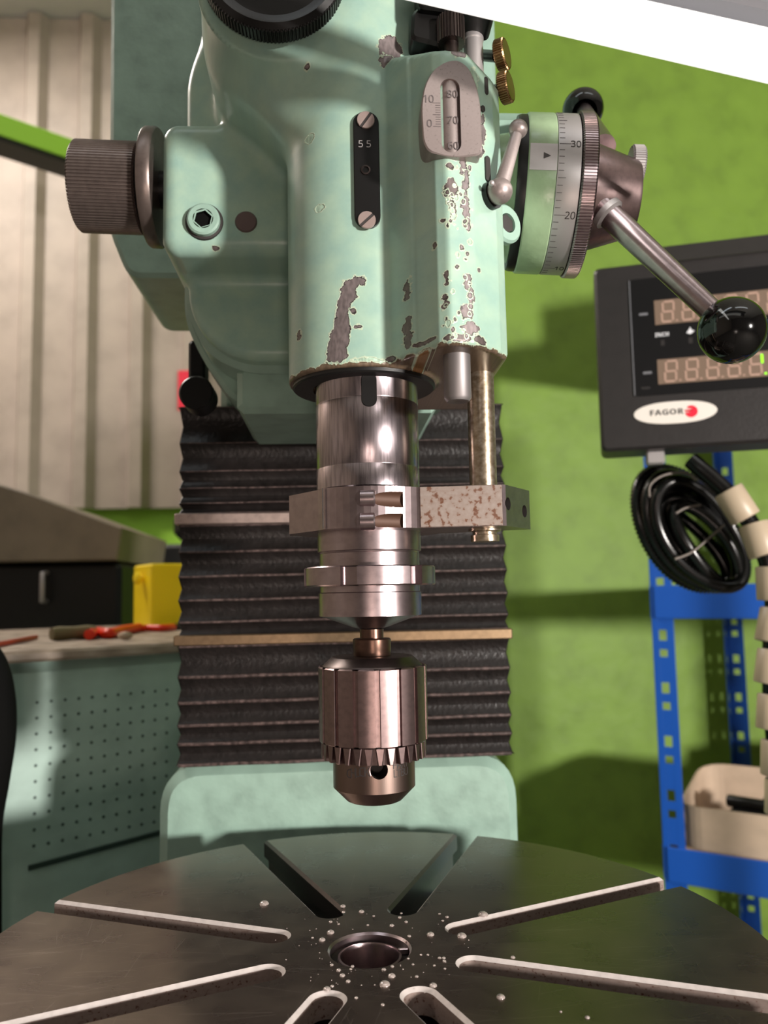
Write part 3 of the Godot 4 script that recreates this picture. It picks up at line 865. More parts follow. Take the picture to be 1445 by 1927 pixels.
func depth_gauge(s: Node3D) -> void:
	# bright arched frame with a slot; the scale rod stands in the slot
	var z := 0.0672
	var o: Array = []
	for k in [[908, 285], [900, 292], [850, 295], [806, 285], [796, 265], [792, 200], [798, 160], [815, 130], [840, 114], [862, 111], [882, 125], [897, 158], [905, 200]]:
		var p := P(k[0], k[1], z)
		o.append(Vector2(p.x, p.y))
	var out := ccw(fillet(o, 0.004, 4))
	var cx := P(848, 215, z)
	var top := P(848, 148, z).y
	var bot := P(848, 287, z).y
	var hw := 0.0043
	var slot := rrect(cx.x - hw, bot, cx.x + hw, top, hw * 0.99, 8)
	var mid := PackedVector2Array(slot)
	# front ring: join the two outlines by angle from the slot's spine
	var m := MB.new()
	var n := 96
	var ray_hit := func(pg: PackedVector2Array, c: Vector2, d: Vector2) -> Vector2:
		var best := 1e9
		var hit := c
		for i in pg.size():
			var x = Geometry2D.segment_intersects_segment(c, c + d * 0.2, pg[i], pg[(i + 1) % pg.size()])
			if x != null and c.distance_to(x) < best: best = c.distance_to(x); hit = x
		return hit
	var A := []
	var B := []
	for k in n:
		var t := TAU * k / n
		var d := Vector2(cos(t), sin(t) * 2.2).normalized()
		var c := Vector2(cx.x, (top + bot) * 0.5)
		A.append(ray_hit.call(out, c, d)); B.append(ray_hit.call(mid, c, d))
	for k in n:
		var j := (k + 1) % n
		var a: Vector2 = A[k]; var b: Vector2 = A[j]; var c: Vector2 = B[j]; var e: Vector2 = B[k]
		var ai := a.lerp(e, 0.06); var bi := b.lerp(c, 0.06)
		m.flat([Vector3(ai.x, ai.y, z), Vector3(bi.x, bi.y, z), Vector3(c.x, c.y, z), Vector3(e.x, e.y, z)], Vector3(0, 0, 1))
		var on := Vector2(b.y - a.y, a.x - b.x).normalized()
		m.flat([Vector3(a.x, a.y, z - 0.0007), Vector3(b.x, b.y, z - 0.0007), Vector3(bi.x, bi.y, z), Vector3(ai.x, ai.y, z)], Vector3(on.x, on.y, 1).normalized())
		m.flat([Vector3(a.x, a.y, z - 0.013), Vector3(b.x, b.y, z - 0.013), Vector3(b.x, b.y, z - 0.0007), Vector3(a.x, a.y, z - 0.0007)], Vector3(on.x, on.y, 0))
		var inn := Vector2(c.y - e.y, e.x - c.x).normalized()
		m.flat([Vector3(e.x, e.y, z - 0.006), Vector3(c.x, c.y, z - 0.006), Vector3(c.x, c.y, z), Vector3(e.x, e.y, z)], Vector3(-inn.x, -inn.y, 0))
	var g := part("depth_gauge", m, M.gauge_steel, s, "pitted bright frame with engraved scale")
	m = MB.new()
	var rx := cx.x + 0.0006
	tube(m, [Vector3(rx, bot - 0.001, z - 0.0048), Vector3(rx, top + 0.001, z - 0.0048)], 0.0041, 28)
	part("scale_rod", m, M.gauge_steel, g, "engraved scale rod in the slot")
	m = MB.new(); box(m, Vector3(cx.x, (top + bot) * 0.5, z - 0.0085), Vector3(0.0088, top - bot, 0.001), 0.0001)
	part("slot_back", m, M.black_metal, g)
	for k in [["80", 851, 177], ["70", 852, 226], ["60", 853, 274]]:
		text("numeral", k[0], 0.0028, 0.0003, T(P(k[1], k[2], z - 0.0006)), M.faint_engraved, g)
	text("numeral", "10", 0.0026, 0.0002, T(P(806, 186, z + 0.0001)), M.faint_engraved, g)
	text("numeral", "0", 0.0026, 0.0002, T(P(808, 232, z + 0.0001)), M.faint_engraved, g)
	for k in 11:
		m = MB.new()
		var l := 0.0034 if k % 5 == 0 else 0.0022
		var y := lerpf(P(828, 194, z).y, P(828, 238, z).y, k / 10.0)
		box(m, Vector3(cx.x - hw - l * 0.5 - 0.0002, y, z), Vector3(l, 0.00022, 0.0003), 0.00005)
		part("tick", m, M.faint_engraved, g)
	# knurled adjusting knob on top, with bracket and clamp screws beside it
	m = MB.new()
	var kb := P(849, 84, 0.044)
	extrude(m, toothed(0.0066, 0.0006, 26, 0.4, 0.2), 0.0, 0.0135, 0.0008, 0.0, T(kb, YUP), {}, 0.99)
	lathe(m, [Vector2(0.0035, -0.006), Vector2(0.0035, 0.0005)], T(kb), 20)
	part("adjusting_knob", m, M.dark_steel, s, "small upright knurled knob")
	var bk := P(890, 80, 0.030)
	m = MB.new()
	lathe(m, [Vector2(0.0048, -0.02), Vector2(0.0048, 0.0), Vector2(0.0052, 0.0005), Vector2(0.0052, 0.0065), Vector2(0.0045, 0.0075), Vector2(0.0, 0.0078)], T(bk), 32)
	part("gauge_post", m, M.satin, s)
	m = MB.new()
	var bp := P(868, 22, 0.036)
	extrude(m, fillet([Vector2(-0.022, -0.006), Vector2(0.014, -0.010), Vector2(0.016, -0.002), Vector2(0.004, 0.014), Vector2(-0.022, 0.016)], 0.003), -0.008, 0.010, 0.001, 0.001, T(bp))
	part("gauge_bracket", m, M.black_metal, s)
	m = MB.new()
	extrude(m, fillet([Vector2(-0.009, -0.006), Vector2(0.008, -0.010), Vector2(0.010, 0.006), Vector2(-0.002, 0.012), Vector2(-0.008, 0.008)], 0.003), -0.008, 0.006, 0.0015, 0.001, T(P(805, 66, 0.036)))
	part("gauge_clamp", m, M.black_metal, s)
	var n1 := Vector3(0.86, 0.02, 0.5).normalized()
	for k in [[954, 100, 906, 104], [961, 162, 918, 172]]:
		var c := P(k[0], k[1], 0.036)
		var e := P(k[2], k[3], 0.018)
		m = MB.new()
		extrude(m, toothed(0.0074, 0.0005, 40, 0.4, 0.2), -0.0052, 0.0, 0.0007, 0.0006, T(c, facing(n1)), {}, 0.99)
		var th := part("thumb_screw", m, M.brass, s, "round knurled brass thumb screw")
		m = MB.new(); tube(m, [e, c - n1 * 0.005], 0.0027, 16)
		part("shank", m, M.black_metal, th)
	# two-ball clamp lever
	var b1 := P(940, 360, 0.058)
	var b0 := P(975, 243, 0.054)
	m = MB.new()
	lathe(m, ball(0.0058), T(b1), 36)
	lathe(m, ball(0.0043), T(b0), 32)
	tube(m, [b1, b0], [0.0037, 0.0024], 24, false)
	var lv := part("clamp_lever", m, M.gauge_steel, s, "two ball clamp lever in dull steel")
	m = MB.new()
	lathe(m, ball(0.0013), T(P(925, 345, 0.0630)), 16)
	part("lever_pin", m, M.satin, lv)
	m = MB.new()
	tube(m, [b1 - Vector3(0.010, 0, 0.012), b1 - Vector3(0.0018, 0, 0.003)], 0.0062, 28)
	part("lever_washer", m, M.black_metal, lv)
	# stop pin and depth rod
	m = MB.new()
	var pc := P(860, 700, 0.047)
	var y0 := P(860, 752, 0.051).y
	lathe(m, [Vector2(0, y0 + 0.0006), Vector2(0.003, y0), Vector2(0.0050, y0), Vector2(0.0061, y0 + 0.0016), Vector2(0.0061, 0.278)], T(Vector3(pc.x, 0, 0.047)), 40)
	part("stop_pin", m, M.pin_steel, s, "grey stop pin with chamfered end")
	m = MB.new()
	var rc := P(906, 800, 0.016)
	lathe(m, [Vector2(0.0, 0.1905), Vector2(0.0068, 0.1905), Vector2(0.0068, 0.1935), Vector2(0.0058, 0.1938), Vector2(0.0058, 0.195), Vector2(0.0078, 0.1955), Vector2(0.0078, 0.202), Vector2(0.0066, 0.202), Vector2(0.0066, 0.2745), Vector2(0.0074, 0.275), Vector2(0.0074, 0.281)], T(Vector3(rc.x, 0, 0.016)), 40)
	part("depth_rod", m, M.stained_steel, s, "oil stained steel depth rod")

func lock_knob(s: Node3D) -> void:
	var c := P(190, 353, -0.075)
	var ax := Vector3(1, -0.03, 0.0).normalized()
	var b := facing(ax)
	var x0 := P(120, 353, -0.049).x - c.x
	var x1 := P(250, 353, -0.049).x - c.x
	var m := MB.new()
	extrude(m, toothed(0.0265, 0.0007, 84, 0.42, 0.22), x0, x1, 0.0012, 0.0012, T(c, b), {}, 0.99)
	var k := part("lock_knob", m, M.knob_steel, s, "large knurled steel knob")
	m = MB.new()
	lathe(m, [Vector2(0.0245, x1 - 0.001), Vector2(0.0252, x1 + 0.0006), Vector2(0.014, x1 + 0.002), Vector2(0.011, x1 + 0.004), Vector2(0.011, x1 + 0.02)], T(c, along(ax)), 48)
	part("knob_shaft", m, M.black_metal, k)
	m = MB.new()
	lathe(m, [Vector2(0.0, 0.0), Vector2(0.0337, 0.0), Vector2(0.0345, 0.0012), Vector2(0.0345, 0.0065), Vector2(0.0337, 0.0078), Vector2(0.0, 0.0078)], T(Vector3(-0.1265, 0.4125, -0.075), along(ax)), 72)
	part("knob_flange", m, M.knob_steel, s, "flat steel flange ring")

func feed_dial(s: Node3D) -> void:
	var c := Vector3(0.0896, 0.3825, -0.02)
	var ax := Vector3(0.986, -0.085, 0.11).normalized()
	var up := (Vector3.UP - ax * ax.y).normalized()
	var fr := ax.cross(up)
	var b := Basis(fr, ax, up)          # turned about its y axis: x front, z up
	var xf := T(c, b)
	var m := MB.new()
	lathe(m, [Vector2(0.027, -0.035), Vector2(0.031, -0.012), Vector2(0.0365, -0.0075), Vector2(0.0370, -0.0065)], xf, 80)
	var d := part("dial_housing", m, M.paint_yellowish, s, "green round dial housing")
	m = MB.new()
	box(m, P(945, 355, -0.045), Vector3(0.05, 0.075, 0.05), 0.012)
	part("dial_neck", m, M.paint, d)
	m = MB.new()
	lathe(m, [Vector2(0.034, -0.0078), Vector2(0.0395, -0.0078), Vector2(0.0402, -0.006), Vector2(0.0402, -0.0018)], xf, 80)
	part("gap_ring", m, M.black_metal, d)
	m = MB.new()
	lathe(m, [Vector2(0.036, -0.003), Vector2(0.0406, -0.003), Vector2(0.0413, -0.0020), Vector2(0.0413, 0.0108), Vector2(0.0408, 0.0114)], xf, 96)
	part("painted_ring", m, M.paint_yellowish, d)
	var ang := func(py: float) -> float: return deg_to_rad((295.0 - py) * 0.37)
	# index plate let into the painted ring
	m = MB.new()
	var a0: float = ang.call(322.0)
	var a1: float = ang.call(270.0)
	lathe(m, [Vector2(0.0398, -0.0024), Vector2(0.0416, -0.0024), Vector2(0.0416, 0.0112), Vector2(0.0398, 0.0112)], xf, 24, PI / 2 - a1, PI / 2 - a0)
	var ip := part("index_plate", m, M.satin, d, "bright plate with black arrow")
	var spot := func(r: float, t: float, x: float) -> Transform3D:    # on the rim: text reads along the axis
		var nn := fr * cos(t) + up * sin(t)
		return Transform3D(Basis(ax, nn.cross(ax), nn), c + nn * r + ax * x)
	m = MB.new()
	var ta: float = ang.call(295.0)
	extrude(m, PackedVector2Array([Vector2(-0.0016, -0.0016), Vector2(0.0018, 0.0), Vector2(-0.0016, 0.0016)]), 0.0, 0.0003, 0.0, 0.0, spot.call(0.0416, ta, 0.0060))
	part("arrow", m, M.engraved, ip)
	m = MB.new()
	lathe(m, [Vector2(0.036, 0.0116), Vector2(0.0409, 0.0116), Vector2(0.0412, 0.0121), Vector2(0.0412, 0.0232)], xf, 120)
	var ring := part("scale_ring", m, M.satin, s, "satin scale ring with engraved numbers")
	for u in range(8, 44):
		var t := deg_to_rad(10.0 + (u - 30) * 4.9)
		var l := 0.0058 if u % 10 == 0 else (0.0040 if u % 5 == 0 else 0.0027)
		m = MB.new()
		box(m, Vector3(l * 0.5, 0, 0), Vector3(l, 0.00022, 0.0003), 0.00004, spot.call(0.0412, t, 0.0121))
		part("tick", m, M.engraved, ring)
	for u in [10, 20, 30]:
		text("numeral", str(u), 0.0037, 0.0003, spot.call(0.0412, deg_to_rad(10.0 + (u - 30) * 4.9), 0.0202), M.engraved, ring)
	m = MB.new()
	var yz := Basis(fr, up, fr.cross(up))
	var zf := Transform3D(Basis(up, fr, ax) if Basis(up, fr, ax).determinant() > 0 else Basis(fr, up, ax), c)
	extrude(m, toothed(0.0426, 0.0006, 170, 0.45, 0.2), 0.0237, 0.0318, 0.0009, 0.0009, zf, {}, 0.99)
	part("knurled_ring", m, M.brass_rail if false else M.steel, s, "finely knurled steel ring")
	m = MB.new()
	lathe(m, [Vector2(0.037, 0.0318), Vector2(0.0278, 0.0322), Vector2(0.0274, 0.036), Vector2(0.0202, 0.0575), Vector2(0.0192, 0.0590), Vector2(0.0, 0.0592)], xf, 80)
	var hub := part("dial_hub", m, M.chuck_steel, s, "tapering steel hub")
	m = MB.new()
	var kc := P(1184, 312, -0.012)
	extrude(m, toothed(0.0108, 0.0006, 48, 0.4, 0.2), 0.0, 0.0072, 0.0010, 0.0010, T(kc, facing(ax)), {}, 0.99)
	lathe(m, [Vector2(0.004, -0.012), Vector2(0.004, 0.0)], T(kc, along(ax)), 20)
	part("small_knob", m, M.black_metal if false else M.satin, s, "small round knurled knob")
	# lever with black ball towards the viewer, second one behind
	var l0 := P(1142, 400, 0.002)
	var l1 := P(1377, 622, 0.022)
	var dir := (l1 - l0).normalized()
	m = MB.new()
	tube(m, [l0 - dir * 0.012, l0, l0 + dir * 0.006, l1], [0.0068, 0.0068, 0.0066, 0.0055], 32)
	var lev := part("feed_lever", m, M.steel, s, "round steel feed lever")
	m = MB.new()
	lathe(m, [Vector2(0.0085, -0.002), Vector2(0.0085, 0.001), Vector2(0.0068, 0.0022)], T(l0 + dir * 0.001, along(dir)), 32)
	part("lever_collar", m, M.satin, lev)
	m = MB.new()
	lathe(m, ball(0.0163, -0.95, 1.0, 32), T(l1, along(dir)), 64)
	part("ball_knob", m, M.phenolic, lev, "glossy black ball knob")
	var k0 := P(1128, 262, -0.03)
	var k1 := P(1097, 206, -0.10)
	dir = (k1 - k0).normalized()
	m = MB.new(); tube(m, [k0 - dir * 0.02, k1], [0.0066, 0.0050], 28)
	lev = part("feed_lever", m, M.steel, s)
	m = MB.new(); lathe(m, ball(0.0135, -0.8, 1.0, 32), T(k1, along(dir)), 56)
	part("ball_knob", m, M.phenolic, lev, "black ball knob behind the dial")
	# socket plug on the neck
	m = MB.new()
	var pc := P(953, 421, 0.013)
	lathe(m, [Vector2(0.0100, -0.003), Vector2(0.0100, 0.0), Vector2(0.0088, 0.0012), Vector2(0.0050, 0.0012), Vector2(0.0048, -0.002)], T(pc, along(Vector3(0.55, 0, 0.83))), 40)
	part("socket_plug", m, M.paint, d)
	m = MB.new()
	lathe(m, [Vector2(0.0049, 0.0002), Vector2(0.0, 0.0003)], T(pc, along(Vector3(0.55, 0, 0.83))), 6)
	part("hexagon_socket", m, M.engraved, d)

func csg_cut(root: Node, xf: Transform3D, r: float, h: float, material: Material, sides := 32) -> void:
	var c := CSGCylinder3D.new()
	c.name = "cut"; c.radius = r; c.height = h; c.sides = sides; c.material = material
	c.operation = CSGShape3D.OPERATION_SUBTRACTION
	c.transform = root.transform.affine_inverse() * xf
	root.add_child(c, true)

func spindle(s: Node3D) -> void:
	var m := MB.new()
	lathe(m, [Vector2(0.0256, 0.2175), Vector2(0.0256, 0.2276), Vector2(0.02545, 0.2278), Vector2(0.02545, 0.2280), Vector2(0.0256, 0.2282), Vector2(0.0256, 0.2595), Vector2(0.02545, 0.2597), Vector2(0.02545, 0.2601), Vector2(0.0256, 0.2603), Vector2(0.0256, 0.29)], Transform3D.IDENTITY, 96)
	var q := part("quill", m, M.quill_steel, s, "bright ground quill sleeve")
	m = MB.new()
	extrude(m, rrect(-0.0037, -0.0083, 0.0037, 0.0083, 0.0036, 8), -0.002, 0.0005, 0.0003, 0.0, T(P(694, 733, 0.0254)))
	part("key_insert", m, M.black_metal, q, "dark oblong key in the quill")
	m = MB.new()
	lathe(m, [Vector2(0.0, 0.1485), Vector2(0.0085, 0.1505), Vector2(0.0225, 0.1555), Vector2(0.0252, 0.1562), Vector2(0.0252, 0.1672), Vector2(0.0250, 0.1674), Vector2(0.0246, 0.1676), Vector2(0.0246, 0.1862), Vector2(0.0244, 0.1864), Vector2(0.0246, 0.1870), Vector2(0.0255, 0.1873), Vector2(0.0255, 0.1985)], Transform3D.IDENTITY, 96)
	part("spindle_nose", m, M.steel, s, "stepped bright spindle nose")
	# notched ring nut
	m = MB.new()
	var g := PackedVector2Array()
	for k in 6:
		var a := TAU * k / 6.0 + 0.30
		for t in 9: g.append(Vector2(cos(a + t * 0.1), sin(a + t * 0.1)) * 0.0322)
		for t in [0.82, 1.03]: g.append(Vector2(cos(a + t), sin(a + t)) * 0.0285)
	extrude(m, g, 0.1705, 0.1798, 0.0006, 0.0006, T(Vector3.ZERO, YUP), {}, 0.95)
	part("ring_nut", m, M.steel, s, "notched bright ring nut")
	# clamp with arm to the depth rod, holes cut out of it
	var y0 := 0.1965
	var y1 := 0.2155
	var out := []
	out.append(Vector2(0.0785, -0.0105)); out.append(Vector2(0.036, 0.010))
	for k in 15:
		var a := lerpf(0.35, PI - 0.35, k / 14.0)
		out.append(Vector2(cos(a) * 0.0375, sin(a) * 0.0375))
	out.append(Vector2(-0.0395, 0.012)); out.append(Vector2(-0.0392, -0.001)); out.append(Vector2(-0.0245, -0.0225))
	for k in 15:
		var a := lerpf(PI + 0.93, PI * 1.5 + 0.62, k / 14.0)
		out.append(Vector2(cos(a) * 0.0362, sin(a) * 0.0362))
	out.append(Vector2(0.0600, -0.0355)); out.append(Vector2(0.0617, -0.0345))
	var poly := PackedVector2Array(out)
	var cl := CSGPolygon3D.new()
	cl.name = "clamp_arm"; cl.polygon = ccw(poly); cl.depth = y1 - y0; cl.material = M.steel
	cl.set_meta("label", "steel clamp with rust spotted arm")
	var root: Vector3 = s.position
	cl.transform = T(Vector3(0, y1, 0) - root, Basis(Vector3(1, 0, 0), Vector3(0, 0, -1), Vector3(0, 1, 0)))
	cl.transform = T(Vector3(0, y1, 0) - root, YUP)
	s.add_child(cl, true)
	cl.position = Vector3(0, y1, 0) - root
	for py in [938.0, 980.0]:
		var p := P(724, py, 0.0385) - root
		csg_cut(cl, Transform3D(along(Vector3(1, 0, -0.35)), p), 0.0042, 0.020, M.brown_recess)
	for k in [[956, 948, 0.0325], [989, 962, 0.0165]]:
		csg_cut(cl, Transform3D(along(Vector3(0.8, 0, 0.6)), P(k[0], k[1], k[2]) - root), 0.0030, 0.012, M.engraved)
	for k in [[555, 945], [556, 988]]:
		csg_cut(cl, Transform3D(along(Vector3(-1, 0, 0.5)), P(k[0], k[1], -0.004) - root), 0.0013, 0.012, M.engraved)
	for py in [938.0, 981.0]:
		var c := P(695, py, 0.0345)
		m = MB.new()
		lathe(m, [Vector2(0.0041, -0.004), Vector2(0.0041, 0.0022), Vector2(0.0036, 0.0028), Vector2(0.0022, 0.0028), Vector2(0.0020, 0.0), Vector2(0.0, 0.0)], T(c, along(Vector3(1, 0, 0.12))), 32)
		part("cap_screw", m, M.steel, s, "steel socket cap screw with stained recess")
	# face of the arm: a ground plate with rust spots
	m = MB.new()
	var fa := Vector2(0.0225, 0.0302)
	var fb := Vector2(0.0597, 0.0358)
	var t := (fb - fa).normalized()
	var xf := Transform3D(Basis(Vector3(t.x, 0, t.y), Vector3.UP, Vector3(-t.y, 0, t.x)), Vector3(fa.x, (y0 + y1) * 0.5, fa.y))
	box(m, Vector3((fb - fa).length() * 0.5, 0, -0.0002), Vector3((fb - fa).length(), 0.0188, 0.0012), 0.0003, xf)
	part("arm_face", m, M.rusty_steel, s, "rust spotted front face of the arm")
	for p in [[608, 962, 0.0297], [609, 985, 0.0297]]:
		pass
	m = MB.new(); box(m, Vector3(-0.0222, (y0 + y1) * 0.5, 0.0303), Vector3(0.0005, 0.0186, 0.0006), 0.0001)
	part("clamp_split", m, M.engraved, s)

# ---------- things on and round the machine
func chuck() -> void:
	var s := thing("drill_chuck", "fluted steel key drill chuck hanging on the spindle above the table", "drill chuck", Vector3(0.0005, 0.0685, 0))
	var xf := T(Vector3(0.0005, 0, 0))
	var m := MB.new()
	lathe(m, [Vector2(0.0091, 0.1368), Vector2(0.0093, 0.1375), Vector2(0.0093, 0.1445), Vector2(0.0088, 0.1450), Vector2(0.0060, 0.1451), Vector2(0.0058, 0.1452), Vector2(0.0058, 0.1495)], xf, 48)
	part("arbor", m, M.arbor, s, "oily arbor with collar")
	m = MB.new()
	lathe(m, [Vector2(0.0245, 0.1318), Vector2(0.0240, 0.1326), Vector2(0.0235, 0.1330), Vector2(0.0200, 0.1362), Vector2(0.0190, 0.1366), Vector2(0.0, 0.1367)], xf, 72)
	part("chuck_cap", m, M.dark_steel, s, "dark bevelled top of the chuck")
	m = MB.new()
	var q := PackedVector2Array()
	for k in 16:
		var a := TAU * k / 16.0 + 0.09
		for t in [0.0, 0.1, 0.2, 0.300]: q.append(Vector2(cos(a + t), sin(a + t)) * 0.0263)
		for t in [0.308, 0.384]: q.append(Vector2(cos(a + t), sin(a + t)) * 0.0249)
	extrude(m, q, 0.0968, 0.1322, 0.0006, 0.0005, Transform3D(YUP, Vector3(0.0005, 0, 0)), {}, 0.985)
	part("fluted_sleeve", m, M.chuck_steel, s, "steel sleeve with wide flutes")
	m = MB.new()
	var n := 30
	# bevel teeth: wedges pointing down round the rim
	lathe(m, [Vector2(0.0200, 0.0885), Vector2(0.0222, 0.0888), Vector2(0.0235, 0.0969)], xf, 72)
	for k in n:
		var a := TAU * (k + 0.35) / n
		var o := Vector3(sin(a), 0, cos(a))
		var w := Vector3(cos(a), 0, -sin(a))
		var f := Transform3D(Basis(w, Vector3.UP, o), Vector3(0.0005, 0, 0))
		extrude(m, PackedVector2Array([Vector2(-0.0009, 0.0890), Vector2(0.0009, 0.0890), Vector2(0.0021, 0.0968), Vector2(-0.0021, 0.0968)]), 0.0205, 0.0253, 0.0003, 0.0, f)
	part("gear_ring", m, M.chuck_steel, s, "ring of bevel teeth")
	var nose := CSGPolygon3D.new()
	nose.name = "chuck_nose"; nose.mode = CSGPolygon3D.MODE_SPIN; nose.spin_degrees = 360.0; nose.spin_sides = 144
	nose.polygon = PackedVector2Array([Vector2(0.0, 0.0685), Vector2(0.0124, 0.0685), Vector2(0.0135, 0.0690), Vector2(0.0197, 0.0752), Vector2(0.0197, 0.0893), Vector2(0.0, 0.0893)])
	nose.material = M.dark_nose
	s.add_child(nose, true)
	nose.position = Vector3(0.0005, 0, 0) - s.position
	var hc := P(713, 1449, 0.0187) - s.position
	var hd := Vector3(0.13, 0, 1).normalized()
	csg_cut(nose, Transform3D(along(hd), hc), 0.0041, 0.022, M.engraved, 40)
	m = MB.new()
	lathe(m, [Vector2(0.0041, -0.0012), Vector2(0.0046, -0.0012), Vector2(0.0045, 0.0004), Vector2(0.0041, 0.0003)], T(hc + s.position, along(hd)), 40)
	part("hole_rim", m, M.chuck_steel, s)
	for k in [["C", 657, 1456, 0.0042], ["H", 665, 1455, 0.0042], ["U", 673, 1454, 0.0042], ["C", 681, 1453, 0.0042], ["K", 690, 1453, 0.0042], ["H", 744, 1440, 0.0024], ["A", 751, 1439, 0.0024], ["R", 758, 1437, 0.0024], ["T", 764, 1435, 0.0024], ["L", 743, 1456, 0.0024], ["T", 750, 1455, 0.0024], ["B", 757, 1453, 0.0024], ["U", 764, 1451, 0.0024]]:
		var p := P(k[1], k[2], 0.014)
		var nn := Vector3(p.x - 0.0005, 0, 0)
		nn.z = sqrt(maxf(0.0197 * 0.0197 - nn.x * nn.x, 0.00001))
		var pp := P(k[1], k[2], nn.z)
		nn = Vector3(pp.x - 0.0005, 0, 0); nn.z = sqrt(maxf(0.0197 * 0.0197 - nn.x * nn.x, 0.00001))
		text("stamped_letter", k[0], k[3], 0.0002, Transform3D(facing(nn), Vector3(0.0005, pp.y, 0) + nn * 1.0), M.engraved, s)

